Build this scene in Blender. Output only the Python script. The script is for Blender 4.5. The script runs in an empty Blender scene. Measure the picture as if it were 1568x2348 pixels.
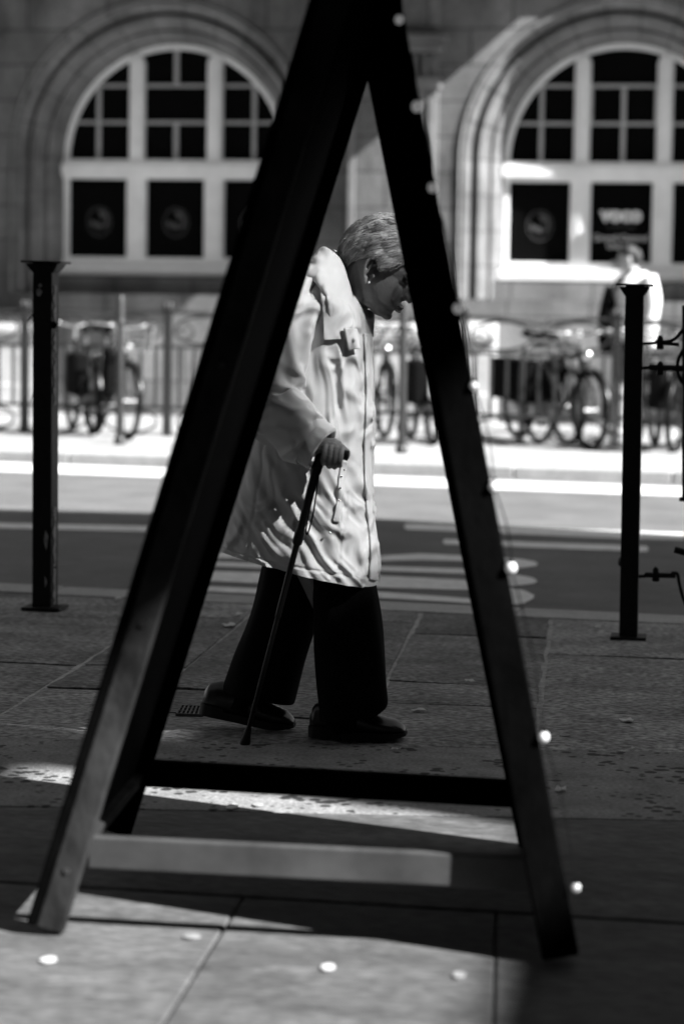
import bpy, bmesh, math, random
from mathutils import Vector, Matrix, noise
from mathutils.bvhtree import BVHTree
from mathutils.geometry import intersect_line_line_2d
R = math.radians
random.seed(7)
sc = bpy.context.scene
col = sc.collection

# ------------------------------------------------------------------ camera
FPX = 5544.0                      # 85 mm lens, in pixels of a 1568x2348 picture
YAW, PITCH, ROLL, HCAM = R(9.0), R(4.887), R(0.85), 1.2
CW, CH = 1568.0, 2348.0
F = Vector((-math.sin(YAW)*math.cos(PITCH), math.cos(YAW)*math.cos(PITCH), -math.sin(PITCH)))
Rt0 = Vector((math.cos(YAW), math.sin(YAW), 0))
Up0 = Rt0.cross(F)
Rt = Rt0*math.cos(ROLL) + Up0*math.sin(ROLL)
Up = Up0*math.cos(ROLL) - Rt0*math.sin(ROLL)
CAM = Vector((0, 0, HCAM))
cam_d = bpy.data.cameras.new("camera"); cam = bpy.data.objects.new("camera", cam_d); col.objects.link(cam)
M3 = Matrix((Rt, Up, -F)).transposed()
cam.matrix_world = Matrix.Translation(CAM) @ M3.to_4x4()
cam_d.sensor_fit = 'VERTICAL'; cam_d.sensor_height = 36.0; cam_d.sensor_width = 24.0; cam_d.lens = 85.0
cam_d.clip_start = 0.1; cam_d.clip_end = 2000
cam_d.dof.use_dof = True; cam_d.dof.focus_distance = 7.0; cam_d.dof.aperture_fstop = 2.6
cam_d.dof.aperture_blades = 0
sc.camera = cam

# ------------------------------------------------------------------ light
SUN = Vector((0.9455, -0.3256, 0)) * math.cos(R(39)); SUN.z = math.sin(R(39)); SUN.normalize()
w = bpy.data.worlds.new("World"); sc.world = w; w.use_nodes = True
nt = w.node_tree; nt.nodes.clear()
sky = nt.nodes.new('ShaderNodeTexSky'); sky.sky_type = 'NISHITA'; sky.sun_disc = False
sky.sun_elevation = R(39); sky.sun_rotation = math.atan2(SUN.x, SUN.y)
bw = nt.nodes.new('ShaderNodeRGBToBW'); bg = nt.nodes.new('ShaderNodeBackground'); bg.inputs[1].default_value = 0.05
wo = nt.nodes.new('ShaderNodeOutputWorld')
nt.links.new(sky.outputs[0], bw.inputs[0]); nt.links.new(bw.outputs[0], bg.inputs[0]); nt.links.new(bg.outputs[0], wo.inputs[0])
sl = bpy.data.lights.new("sun", 'SUN'); sl.energy = 5.0; sl.angle = R(0.53); sl.color = (1, 1, 1)
so = bpy.data.objects.new("sun", sl); col.objects.link(so)
so.rotation_euler = SUN.to_track_quat('Z', 'Y').to_euler()
sc.view_settings.view_transform = 'Standard'; sc.view_settings.look = 'None'
sc.view_settings.exposure = 1.62; sc.view_settings.gamma = 1.0
sc.cycles.use_denoising = True
sc.cycles.sample_clamp_indirect = 4.0
sc.cycles.max_bounces = 6

# ------------------------------------------------------------------ pixel helpers (1568x2348 picture)
def ray(px, py):
    return (F + Rt*((px-CW/2)/FPX) + Up*((CH/2-py)/FPX))
def G(px, py, z=0.0):
    d = ray(px, py); t = (z-CAM.z)/d.z
    return CAM + d*t
def AT(px, py, Y):
    d = ray(px, py); return CAM + d*((Y-CAM.y)/d.y)
def ATD(px, py, D):
    return CAM + ray(px, py)*D

# ------------------------------------------------------------------ materials (a monochrome place)
def mat(name, v, rough=0.6, var=0.25, scale=6.0, bump=0.0, bscale=60.0, metal=0.0, spec=0.5, stretch=(1,1,1),
        tone=False, emit=0.0, detail=6.0, sheen=0.0, coat=0.0, fleck=0.0):
    m = bpy.data.materials.new(name); m.use_nodes = True
    t = m.node_tree; b = t.nodes['Principled BSDF']; L = t.links.new
    tc = t.nodes.new('ShaderNodeTexCoord'); mp = t.nodes.new('ShaderNodeMapping'); mp.inputs['Scale'].default_value = stretch
    L(tc.outputs['Object'], mp.inputs['Vector'])
    n = t.nodes.new('ShaderNodeTexNoise'); n.inputs['Scale'].default_value = scale; n.inputs['Detail'].default_value = detail
    n.inputs['Roughness'].default_value = 0.6
    L(mp.outputs[0], n.inputs['Vector'])
    mr = t.nodes.new('ShaderNodeMapRange'); mr.inputs[1].default_value = 0.3; mr.inputs[2].default_value = 0.7
    mr.inputs[3].default_value = v*(1-var); mr.inputs[4].default_value = v*(1+var)
    L(n.outputs['Fac'], mr.inputs[0])
    out = mr.outputs[0]
    if fleck:
        n3 = t.nodes.new('ShaderNodeTexNoise'); n3.inputs['Scale'].default_value = bscale; n3.inputs['Detail'].default_value = 3
        L(mp.outputs[0], n3.inputs['Vector'])
        m3 = t.nodes.new('ShaderNodeMapRange'); m3.inputs[1].default_value = 0.35; m3.inputs[2].default_value = 0.72
        m3.inputs[3].default_value = 1-fleck*0.6; m3.inputs[4].default_value = 1+fleck*1.6
        L(n3.outputs['Fac'], m3.inputs[0])
        mm = t.nodes.new('ShaderNodeMath'); mm.operation = 'MULTIPLY'; L(out, mm.inputs[0]); L(m3.outputs[0], mm.inputs[1]); out = mm.outputs[0]
    if tone:
        at = t.nodes.new('ShaderNodeAttribute'); at.attribute_name = 'tone'
        mm = t.nodes.new('ShaderNodeMath'); mm.operation = 'MULTIPLY'; L(out, mm.inputs[0]); L(at.outputs['Fac'], mm.inputs[1]); out = mm.outputs[0]
    L(out, b.inputs['Base Color'])
    b.inputs['Roughness'].default_value = rough; b.inputs['Metallic'].default_value = metal
    b.inputs['Specular IOR Level'].default_value = spec
    if sheen: b.inputs['Sheen Weight'].default_value = sheen
    if coat: b.inputs['Coat Weight'].default_value = coat; b.inputs['Coat Roughness'].default_value = 0.1
    if emit:
        b.inputs['Emission Color'].default_value = (1, 1, 1, 1); b.inputs['Emission Strength'].default_value = emit
    if bump:
        n2 = t.nodes.new('ShaderNodeTexNoise'); n2.inputs['Scale'].default_value = bscale; n2.inputs['Detail'].default_value = 5
        L(mp.outputs[0], n2.inputs['Vector'])
        bp = t.nodes.new('ShaderNodeBump'); bp.inputs['Strength'].default_value = bump; bp.inputs['Distance'].default_value = 0.01
        L(n2.outputs['Fac'], bp.inputs['Height']); L(bp.outputs[0], b.inputs['Normal'])
    m['v'] = v
    return m

def pitted(name, v):
    m = mat(name, v, 0.85, 0.3, 9, 0.5, 90, fleck=0.3, tone=True)
    t = m.node_tree; b = t.nodes['Principled BSDF']; L = t.links.new
    src = b.inputs['Base Color'].links[0].from_socket
    tc = [n for n in t.nodes if n.type == 'TEX_COORD'][0]
    vo = t.nodes.new('ShaderNodeTexVoronoi'); vo.inputs['Scale'].default_value = 27; L(tc.outputs['Object'], vo.inputs['Vector'])
    no = t.nodes.new('ShaderNodeTexNoise'); no.inputs['Scale'].default_value = 5; L(tc.outputs['Object'], no.inputs['Vector'])
    th = t.nodes.new('ShaderNodeMapRange'); th.inputs[1].default_value = 0.42; th.inputs[2].default_value = 0.66; th.inputs[3].default_value = 0.06; th.inputs[4].default_value = 0.46
    L(no.outputs['Fac'], th.inputs[0])
    df = t.nodes.new('ShaderNodeMath'); df.operation = 'SUBTRACT'; L(vo.outputs['Distance'], df.inputs[0]); L(th.outputs[0], df.inputs[1])
    cl = t.nodes.new('ShaderNodeMapRange'); cl.inputs[1].default_value = -0.05; cl.inputs[2].default_value = 0.06; cl.inputs[3].default_value = 0.1; cl.inputs[4].default_value = 1.0
    L(df.outputs[0], cl.inputs[0])
    mm = t.nodes.new('ShaderNodeMath'); mm.operation = 'MULTIPLY'; L(src, mm.inputs[0]); L(cl.outputs[0], mm.inputs[1])
    L(mm.outputs[0], b.inputs['Base Color'])
    return m

def ashlar(name, v, rough=0.8):
    m = mat(name, v, rough, 0.68, 1.3, 0.4, 45, stretch=(1, 1, 0.5), fleck=0.22)
    t = m.node_tree; b = t.nodes['Principled BSDF']; L = t.links.new
    src = b.inputs['Base Color'].links[0].from_socket
    tc = [n for n in t.nodes if n.type == 'TEX_COORD'][0]
    sx = t.nodes.new('ShaderNodeSeparateXYZ'); L(tc.outputs['Object'], sx.inputs[0])
    cb = t.nodes.new('ShaderNodeCombineXYZ'); L(sx.outputs[0], cb.inputs[0]); L(sx.outputs[2], cb.inputs[1])
    br = t.nodes.new('ShaderNodeTexBrick'); br.inputs['Scale'].default_value = 1.0
    br.inputs['Brick Width'].default_value = 0.86; br.inputs['Row Height'].default_value = 0.37
    br.inputs['Mortar Size'].default_value = 0.012; br.inputs['Mortar Smooth'].default_value = 0.4
    br.inputs['Color1'].default_value = (0.85,)*3+(1,); br.inputs['Color2'].default_value = (1.1,)*3+(1,); br.inputs['Mortar'].default_value = (0.35,)*3+(1,)
    L(cb.outputs[0], br.inputs['Vector'])
    b2 = t.nodes.new('ShaderNodeRGBToBW'); L(br.outputs['Color'], b2.inputs[0])
    mm = t.nodes.new('ShaderNodeMath'); mm.operation = 'MULTIPLY'; L(src, mm.inputs[0]); L(b2.outputs[0], mm.inputs[1])
    L(mm.outputs[0], b.inputs['Base Color'])
    return m

MT = {}
MT['flag'] = mat('flagstone', 0.165, 0.7, 0.5, 4, 1.0, 42, stretch=(1.0, 1.25, 1), tone=True, fleck=0.8, spec=0.45)
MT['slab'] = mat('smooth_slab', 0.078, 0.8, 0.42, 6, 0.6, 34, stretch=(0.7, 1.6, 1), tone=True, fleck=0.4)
MT['concrete'] = pitted('pitted_concrete', 0.22)
MT['mortar'] = mat('mortar', 0.05, 0.9, 0.4, 20)
MT['lightmortar'] = mat('light_mortar', 0.42, 0.9, 0.4, 30, 0.5, 120)
MT['kerb'] = mat('granite_kerb', 0.36, 0.8, 0.15, 8, 0.3, 90, tone=True, fleck=0.2)
MT['asphalt'] = mat('asphalt', 0.12, 0.85, 0.22, 3, 0.5, 160, fleck=0.3)
MT['paint'] = mat('road_paint', 0.72, 0.7, 0.18, 14, 0.2, 120, fleck=0.12)
MT['farpave'] = mat('pale_paving', 0.36, 0.8, 0.18, 2.2, 0.2, 40, tone=True)
MT['stone'] = ashlar('sandstone_ashlar', 0.125)
MT['stone2'] = mat('carved_sandstone', 0.15, 0.8, 0.45, 2.0, 0.3, 40, fleck=0.15)
MT['plinth'] = mat('sunlit_stone_tone', 0.42, 0.8, 0.2, 2.5, 0.3, 40, fleck=0.12)  # stone lightened to carry the sunlight on the pier plinths
MT['white'] = mat("white_joinery", 0.88, 0.45, 0.08, 4)
MT['bars'] = mat('shaded_glazing_bars', 0.4, 0.5, 0.1, 4)  # joinery white greyed to hold the shade on the recessed bars
MT['glass'] = mat('dark_glass', 0.004, 0.12, 0.1, 2, spec=0.12)
MT['void'] = mat('dark_basement', 0.02, 0.9, 0.3, 3)
MT['letter'] = mat('glass_lettering', 0.8, 0.6, 0.1, 4)
MT['emblem'] = mat('etched_emblem', 0.06, 0.6, 0.3, 14)
MT['iron'] = mat('black_iron', 0.006, 0.5, 0.4, 30, 0.2, 80, spec=0.25)
MT['rail'] = mat('painted_railing', 0.025, 0.5, 0.3, 20, spec=0.5)
MT['peel'] = mat('peeling_paint', 0.3, 0.8, 0.5, 40, 0.4, 120)
MT['wood'] = mat('worn_dark_wood', 0.021, 0.75, 0.85, 11, 0.3, 40, stretch=(1, 1, 0.6), spec=0.15)
MT['shadewood'] = mat('shade_black_wood', 0.0025, 0.95, 0.5, 9, 0.3, 40, stretch=(1, 1, 0.6), spec=0.0)  # near-black copy of the wood, holds the shade of right and far stiles
MT['board'] = mat('blackboard', 0.003, 0.9, 0.4, 8, spec=0.03)
MT['bar'] = mat('painted_bar', 0.065, 0.6, 0.4, 7, spec=0.4)
MT['bulb'] = mat('frosted_bulb', 0.8, 0.4, 0.02, 2, emit=0.05)
MT['cable'] = mat('cable', 0.006, 0.8, 0.2, 5, spec=0.05)
MT['coat'] = mat('coat_cloth', 0.56, 0.6, 0.05, 5, 0.12, 500, spec=0.35, sheen=0.15)
def crinkle(m, scale, dist, strength):
    t = m.node_tree; b = t.nodes['Principled BSDF']; L = t.links.new
    tc = [n for n in t.nodes if n.type == 'TEX_COORD'][0]; bp0 = [n for n in t.nodes if n.type == 'BUMP'][0]
    n = t.nodes.new('ShaderNodeTexNoise'); n.noise_type = 'RIDGED_MULTIFRACTAL'; n.inputs['Scale'].default_value = scale; n.inputs['Detail'].default_value = 2.5; n.inputs['Distortion'].default_value = 0.6
    L(tc.outputs['Object'], n.inputs['Vector'])
    bp = t.nodes.new('ShaderNodeBump'); bp.inputs['Strength'].default_value = strength; bp.inputs['Distance'].default_value = dist
    L(n.outputs['Fac'], bp.inputs['Height']); L(bp0.outputs[0], bp.inputs['Normal']); L(bp.outputs[0], b.inputs['Normal'])
crinkle(MT['coat'], 11.0, 0.05, 1.0)
MT['trouser'] = mat('black_trouser_cloth', 0.004, 0.9, 0.3, 60, spec=0.06)
MT['leather'] = mat('black_leather', 0.008, 0.28, 0.2, 40, 0.1, 150, spec=0.6)
MT['rubber'] = mat('rubber', 0.008, 0.6, 0.2, 40, spec=0.3)
MT['skin'] = mat('skin', 0.15, 0.5, 0.12, 30, 0.15, 160, spec=0.35)
MT['palelskin'] = mat('pale_skin', 0.38, 0.55, 0.12, 12)
MT['hair'] = mat('grey_hair', 0.27, 0.45, 0.3, 30, tone=True, spec=0.5)
MT['darkhair'] = mat('dark_hair', 0.025, 0.6, 0.3, 30)
MT['cane'] = mat('black_cane', 0.004, 0.4, 0.2, 20, spec=0.2)
MT['pearl'] = mat('pearl', 0.85, 0.15, 0.02, 3)
MT['metal'] = mat('bright_metal', 0.75, 0.22, 0.05, 10, metal=1.0)
MT['dullmetal'] = mat('dull_steel', 0.22, 0.4, 0.2, 10, metal=1.0)
MT['tyre'] = mat('tyre_rubber', 0.005, 0.8, 0.2, 30, spec=0.1)
MT['bikepaint'] = mat('dark_bike_paint', 0.006, 0.3, 0.2, 10, spec=0.3)
MT['bikepaint2'] = mat('grey_bike_paint', 0.03, 0.3, 0.2, 10, spec=0.6)
MT['jacket'] = mat('white_jacket_cloth', 0.8, 0.8, 0.06, 8)
MT['bag'] = mat('dark_bag_cloth', 0.005, 0.9, 0.3, 20, spec=0.05)
MT['shorts'] = mat('dark_shorts_cloth', 0.015, 0.85, 0.3, 20)
MT['paper'] = mat('white_scrap', 0.6, 0.7, 0.1, 30)
MT['slim'] = mat('dark_post_paint', 0.025, 0.4, 0.3, 20)
MT['gum'] = mat('trodden_gum', 0.28, 0.8, 0.2, 30)
MT['grate'] = mat('cast_grate', 0.10, 0.6, 0.3, 30)

# ------------------------------------------------------------------ mesh builder
def root_off(p):
    o = Vector((0, 0, 0))
    while p is not None:
        o += p.location; p = p.parent
    return o

class MB:
    def __init__(s): s.v = []; s.f = []; s.t = []
    def add(s, vs, fs, tone=1.0):
        n = len(s.v); s.v += [Vector(a) for a in vs]; s.f += [tuple(i+n for i in f) for f in fs]; s.t += [tone]*len(vs); return s
    def box(s, c, size, rot=None, tone=1.0):
        c = Vector(c); h = Vector(size)/2
        vs = [Vector((x*h.x, y*h.y, z*h.z)) for z in (-1, 1) for y in (-1, 1) for x in (-1, 1)]
        if rot is not None: vs = [rot @ q for q in vs]
        return s.add([c+q for q in vs], [(0,2,3,1),(4,5,7,6),(0,1,5,4),(2,6,7,3),(0,4,6,2),(1,3,7,5)], tone)
    def beam(s, a, b, wd, dp, ref=Vector((0, 1, 0)), tone=1.0):
        a = Vector(a); b = Vector(b); d = (b-a).normalized()
        x = d.cross(ref).normalized(); y = x.cross(d).normalized()
        vs = [p + x*(i*wd/2) + y*(j*dp/2) for p in (a, b) for (i, j) in ((-1,-1),(1,-1),(1,1),(-1,1))]
        return s.add(vs, [(0,3,2,1),(4,5,6,7),(0,1,5,4),(1,2,6,5),(2,3,7,6),(3,0,4,7)], tone)
    def loft(s, rings, cap=True, closed=True, tone=1.0):
        n = len(rings[0]); m = len(rings); vs = [p for r in rings for p in r]; fs = []
        for i in range(m-1):
            for j in range(n if closed else n-1):
                k = (j+1) % n
                fs.append((i*n+j, i*n+k, (i+1)*n+k, (i+1)*n+j))
        if cap and closed:
            fs.append(tuple(range(n-1, -1, -1))); fs.append(tuple((m-1)*n+j for j in range(n)))
        return s.add(vs, fs, tone)
    def tube(s, path, r, seg=10, closed=False, cap=True, tone=1.0, flat=1.0):
        path = [Vector(p) for p in path]; m = len(path)
        rr = r if isinstance(r, (list, tuple)) else [r]*m
        rings = []; nrm = None
        for i, p in enumerate(path):
            if closed: d = path[(i+1) % m]-path[i-1]
            else: d = path[min(i+1, m-1)]-path[max(i-1, 0)]
            d.normalize()
            if nrm is None:
                nrm = d.cross(Vector((0, 0, 1)))
                if nrm.length < 0.1: nrm = d.cross(Vector((0, 1, 0)))
                nrm.normalize()
            else:
                nrm = nrm - d*nrm.dot(d)
                nrm.normalize()
            bn = d.cross(nrm)
            rings.append([p + nrm*(rr[i]*math.cos(2*math.pi*k/seg)) + bn*(rr[i]*flat*math.sin(2*math.pi*k/seg)) for k in range(seg)])
        if closed: rings.append(rings[0])
        return s.loft(rings, cap and not closed, True, tone)
    def ell(s, c, rx, ry, rz, X=Vector((1,0,0)), Y=Vector((0,1,0)), Z=Vector((0,0,1)), n=16, m=10, tone=1.0):
        c = Vector(c); vs = [c+Z*rz]; fs = []
        for i in range(1, m):
            a = math.pi*i/m
            for j in range(n):
                b = 2*math.pi*j/n
                vs.append(c + X*(rx*math.sin(a)*math.cos(b)) + Y*(ry*math.sin(a)*math.sin(b)) + Z*(rz*math.cos(a)))
        vs.append(c-Z*rz)
        for j in range(n): fs.append((0, 1+j, 1+(j+1) % n))
        for i in range(m-2):
            for j in range(n):
                a = 1+i*n+j; b = 1+i*n+(j+1) % n
                fs.append((a, a+n, b+n, b))
        k = 1+(m-2)*n
        for j in range(n): fs.append((k+j, len(vs)-1, k+(j+1) % n))
        return s.add(vs, fs, tone)
    def prism(s, poly, vec, tone=1.0):
        n = len(poly); vec = Vector(vec); poly = [Vector(p) for p in poly]
        vs = poly + [p+vec for p in poly]
        fs = [tuple(range(n)), tuple(range(2*n-1, n-1, -1))] + [(i, i+n, (i+1) % n+n, (i+1) % n) for i in range(n)]
        return s.add(vs, fs, tone)
    def lathe(s, prof, c, seg=20):
        c = Vector(c)
        return s.loft([[c+Vector((r*math.cos(2*math.pi*k/seg), r*math.sin(2*math.pi*k/seg), z)) for k in range(seg)] for r, z in prof])
    def slab(s, outer, holes, vec):
        """flat plate with holes: loops of 3d points"""
        bm = bmesh.new(); loops = []
        for lp in [outer]+holes:
            vs = [bm.verts.new(p) for p in lp]
            for i in range(len(vs)): bm.edges.new((vs[i], vs[(i+1) % len(vs)]))
            loops.append(len(lp))
        bmesh.ops.triangle_fill(bm, use_beauty=True, use_dissolve=False, edges=bm.edges[:])
        bm.verts.index_update()
        vs = [v.co.copy() for v in bm.verts]; fs = [tuple(v.index for v in f.verts) for f in bm.faces]; n = len(vs); vec = Vector(vec)
        bm.free()
        al = fs + [tuple(i+n for i in reversed(f)) for f in fs]; o = 0
        for k in loops:
            for i in range(k): al.append((o+i, o+(i+1) % k, o+(i+1) % k+n, o+i+n))
            o += k
        return s.add(vs+[v+vec for v in vs], al)
    def build(s, name, m, parent=None, smooth=False, angle=40, bevel=0.0, local=False, tone=False, fix=True):
        off = Vector((0, 0, 0)) if local else root_off(parent)
        me = bpy.data.meshes.new(name); me.from_pydata([tuple(p-off) for p in s.v], [], s.f)
        me.validate()
        if fix:
            bm = bmesh.new(); bm.from_mesh(me); bmesh.ops.recalc_face_normals(bm, faces=bm.faces[:]); bm.to_mesh(me); bm.free()
        if tone:
            ca = me.color_attributes.new('tone', 'FLOAT_COLOR', 'POINT')
            for i, a in enumerate(s.t): ca.data[i].color = (a, a, a, 1)
        me.materials.append(MT[m] if isinstance(m, str) else m)
        if smooth:
            for p in me.polygons: p.use_smooth = True
            me.set_sharp_from_angle(angle=R(angle))
        o = bpy.data.objects.new(name, me); col.objects.link(o)
        if parent is not None: o.parent = parent
        if bevel:
            b = o.modifiers.new('bevel', 'BEVEL'); b.width = bevel; b.segments = 2; b.limit_method = 'ANGLE'
        return o

def tag(o, label=None, cat=None, group=None, kind=None):
    if label: o['label'] = label
    if cat: o['category'] = cat
    if group: o['group'] = group
    if kind: o['kind'] = kind
    return o
def thing(name, loc, label, cat, group=None, rz=0.0):
    o = bpy.data.objects.new(name, None); col.objects.link(o); o.location = loc; o.rotation_euler = (0, 0, rz)
    o.empty_display_size = 0.1
    return tag(o, label, cat, group)
def copy_tree(o, parent=None):
    c = o.copy(); col.objects.link(c)
    if parent is not None: c.parent = parent
    for ch in o.children: copy_tree(ch, c)
    return c
def structure(mb, name, m, **k):
    return tag(mb.build(name, m, **k), kind='structure')
def lerp(a, b, t): return a + (b-a)*t
def curve(pts, n):
    """Catmull-Rom through tuples/vectors, n samples"""
    P = [Vector(p) for p in pts]; out = []
    for i in range(n):
        u = i/(n-1)*(len(P)-1); k = min(int(u), len(P)-2); t = u-k
        p0 = P[max(k-1, 0)]; p1 = P[k]; p2 = P[k+1]; p3 = P[min(k+2, len(P)-1)]
        out.append(0.5*((2*p1)+(p2-p0)*t+(2*p0-5*p1+4*p2-p3)*t*t+(3*p1-p0-3*p2+p3)*t*t*t))
    return out
def scal(pts, u):
    """piecewise smooth interpolation of a list of floats at u in 0..1"""
    x = u*(len(pts)-1); k = min(int(x), len(pts)-2); t = x-k; t = t*t*(3-2*t)
    return pts[k]*(1-t)+pts[k+1]*t

# ------------------------------------------------------------------ ground: road, kerbs, pavements
ZR = -0.09
kA, kB = G(0, 1337), G(1464, 1405)                     # near pavement edge
kd = (kB-kA).normalized(); kn = Vector((-kd.y, kd.x, 0))
fA, fB = G(160, 1037), G(1568, 1082)                   # far kerb edge
fd = (fB-fA).normalized(); fn = Vector((-fd.y, fd.x, 0))
mb = MB(); S = 500
mb.add([(-S,-S,ZR),(S,-S,ZR),(S,S,ZR),(-S,S,ZR)], [(0,1,2,3)])
structure(mb, 'road', 'asphalt')
# near pavement bed and kerb
mb = MB(); p0 = kA-kd*40; p1 = kA+kd*40
mb.prism([p0-kn*0.27+Vector((0,0,-0.022)), p1-kn*0.27+Vector((0,0,-0.022)), p1-kn*14+Vector((0,0,-0.022)), p0-kn*14+Vector((0,0,-0.022))], (0,0,-0.06))
structure(mb, 'pavement_bed', 'mortar')
mb = MB()
for i in range(-12, 14):
    a = kA+kd*(i*0.98+0.3); b = a+kd*0.972
    z = Vector((0, 0, random.uniform(-0.002, 0.002)))
    mb.prism([a+z, b+z, b-kn*0.262+z, a-kn*0.262+z], (0, 0, -0.12), tone=random.uniform(0.85, 1.15))
structure(mb, 'near_kerb', 'kerb', tone=True, bevel=0.006)
# flagstones, laid column by column between the cross joints seen in the photograph
def gline(p, q):
    a, b = G(*p), G(*q); return a, (b-a).normalized()
cols_ = [gline((0,1635),(300,1450)), gline((390,1560),(580,1400)), gline((890,1550),(965,1405)), gline((1235,1630),(1265,1400))]
a0, d0 = cols_[0]; a3, d3 = cols_[-1]
left = [(a0-kd*k, d0) for k in (3.2, 2.1, 1.0)]; right = [(a3+kd*k, d3) for k in (0.95, 1.9, 2.9, 3.9)]
lines = left+cols_+right
def inter(l, p, d):
    a, ad = l; den = ad.x*d.y-ad.y*d.x
    t = ((p.x-a.x)*d.y-(p.y-a.y)*d.x)/den
    return Vector((a.x+ad.x*t, a.y+ad.y*t, 0))
brk = {2: [(100,1408),(100,1518),(100,1640)], 3: [(450,1413),(450,1530),(450,1587)], 4: [(750,1420),(750,1475),(750,1590),(750,1645)],
       5: [(1000,1451),(1000,1562),(1000,1612)], 6: [(1400,1503),(1400,1632)]}
e_far = (kA-kn*0.275, kd); e_near = (G(100, 1692), (G(1500,1722)-G(100,1692)).normalized())
flag = MB(); mort = MB()
for ci in range(len(lines)-1):
    L0, L1 = lines[ci], lines[ci+1]
    rows = [e_far]
    bk = brk.get(ci)
    if bk:
        for (px, py) in bk: rows.append((G(px, py), (kd*0.6+e_near[1]*0.4).normalized()))
    else:
        for t in sorted(random.sample([0.15, 0.3, 0.45, 0.6, 0.75, 0.88], 3)):
            rows.append((e_far[0].lerp(e_near[0], t)+kd*0, kd))
    rows.append(e_near)
    for ri in range(len(rows)-1):
        c = [inter(L0, *rows[ri]), inter(L1, *rows[ri]), inter(L1, *rows[ri+1]), inter(L0, *rows[ri+1])]
        mid = sum(c, Vector())/4
        tl = [random.uniform(-0.004, 0.003) for _ in range(4)]
        cc = []
        for k, p in enumerate(c):
            q = p + (mid-p).normalized()*random.uniform(0.010, 0.017); q.z = tl[k]; cc.append(q)
        # finely divided so that edges wander a little
        n = 14; g = []
        for i in range(n+1):
            for j in range(n+1):
                u, v = i/n, j/n
                p = cc[0]*(1-u)*(1-v)+cc[1]*u*(1-v)+cc[2]*u*v+cc[3]*(1-u)*v
                if i in (0, n): p = p+kd*0.006*noise.noise(p*9)
                if j in (0, n): p = p+Vector((0, 1, 0))*0.006*noise.noise(p*11+Vector((5,3,1)))
                p.z += 0.003*noise.noise(p*5) + (-0.004 if i in (0,n) or j in (0,n) else 0)
                g.append(p)
        fs = [(i*(n+1)+j, i*(n+1)+j+1, (i+1)*(n+1)+j+1, (i+1)*(n+1)+j) for i in range(n) for j in range(n)]
        tn = random.uniform(0.6, 1.35)
        flag.add(g, fs, tn)
        edge = [i*(n+1) for i in range(n+1)]+[n*(n+1)+j for j in range(1, n+1)]+[i*(n+1)+n for i in range(n-1, -1, -1)]+[j for j in range(n-1, 0, -1)]
        flag.add([g[k] for k in edge]+[g[k]-Vector((0,0,0.03)) for k in edge], [(i, (i+1) % len(edge), (i+1) % len(edge)+len(edge), i+len(edge)) for i in range(len(edge))], tn*0.8)
    p, q = inter(L0, *e_near), inter(L0, *e_far)
    dd = (q-p).normalized(); sd = Vector((dd.y, -dd.x, 0))*0.013; zz = Vector((0, 0, -0.0075))
    mort.add([p-sd+zz, p+sd+zz, q+sd+zz, q-sd+zz], [(0,1,2,3)])
structure(flag, 'pavement', 'flag', tone=True, smooth=True, angle=50)
structure(mort, 'pavement_joints', 'lightmortar')
# pitted concrete band, then the smooth slabs beneath the sign
def band(p_far, p_near, breaks, name, m, gap=0.008, tones=(0.9, 1.1)):
    mb = MB(); x0 = -6.0
    for i in range(len(breaks)-1):
        l0, l1 = breaks[i], breaks[i+1]
        c = [inter(l0, *p_far), inter(l1, *p_far), inter(l1, *p_near), inter(l0, *p_near)]
        mid = sum(c, Vector())/4
        c = [p+(mid-p).normalized()*gap for p in c]
        mb.prism(c, (0,0,-0.03), tone=random.uniform(*tones))
    return structure(mb, name, m, tone=True, bevel=0.004)
s_far = (e_near[0]-e_near[1]*0+Vector((0,-0.005,0)), e_near[1])
c_near = (G(100, 1850), (G(1500,1880)-G(100,1850)).normalized())
bl = [(G(x, 1770), (G(x+60, 1690)-G(x, 1770)).normalized()) for x in (-2600, -700, 2300, 4200)]
band(s_far, c_near, bl, 'concrete_band', 'concrete')
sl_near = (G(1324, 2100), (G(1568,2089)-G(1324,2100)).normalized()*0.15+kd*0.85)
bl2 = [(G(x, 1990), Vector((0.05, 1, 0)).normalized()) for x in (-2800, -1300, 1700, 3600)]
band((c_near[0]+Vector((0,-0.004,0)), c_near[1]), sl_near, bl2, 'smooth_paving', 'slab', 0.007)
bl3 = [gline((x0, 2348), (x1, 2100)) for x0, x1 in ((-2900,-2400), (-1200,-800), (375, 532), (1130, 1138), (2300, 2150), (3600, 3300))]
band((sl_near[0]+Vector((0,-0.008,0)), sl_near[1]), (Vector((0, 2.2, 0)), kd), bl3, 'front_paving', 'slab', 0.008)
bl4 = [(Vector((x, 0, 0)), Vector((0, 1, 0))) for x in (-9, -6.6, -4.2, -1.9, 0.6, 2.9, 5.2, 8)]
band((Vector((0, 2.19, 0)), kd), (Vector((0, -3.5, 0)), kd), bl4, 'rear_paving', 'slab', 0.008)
# far pavement
mb = MB()
for i in range(-14, 16):
    a = fA+fd*(i*1.2); b = a+fd*1.19
    mb.prism([a, b, b+fn*0.3, a+fn*0.3], (0, 0, -0.13), tone=random.uniform(0.95, 1.1))
structure(mb, 'far_kerb', 'kerb', tone=True, bevel=0.01)
mb = MB(); 
for r_ in range(9):
    for i in range(-24, 26):
        a = fA+fd*(i*0.75+(r_ % 2)*0.37)+fn*(0.31+r_*0.75)
        z = Vector((0,0,random.uniform(-0.003, 0.003)))
        mb.prism([a+z, a+fd*0.742+z, a+fd*0.742+fn*0.742+z, a+fn*0.742+z], (0,0,-0.12), tone=random.uniform(0.85, 1.12))
structure(mb, 'far_pavement', 'farpave', tone=True)
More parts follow.
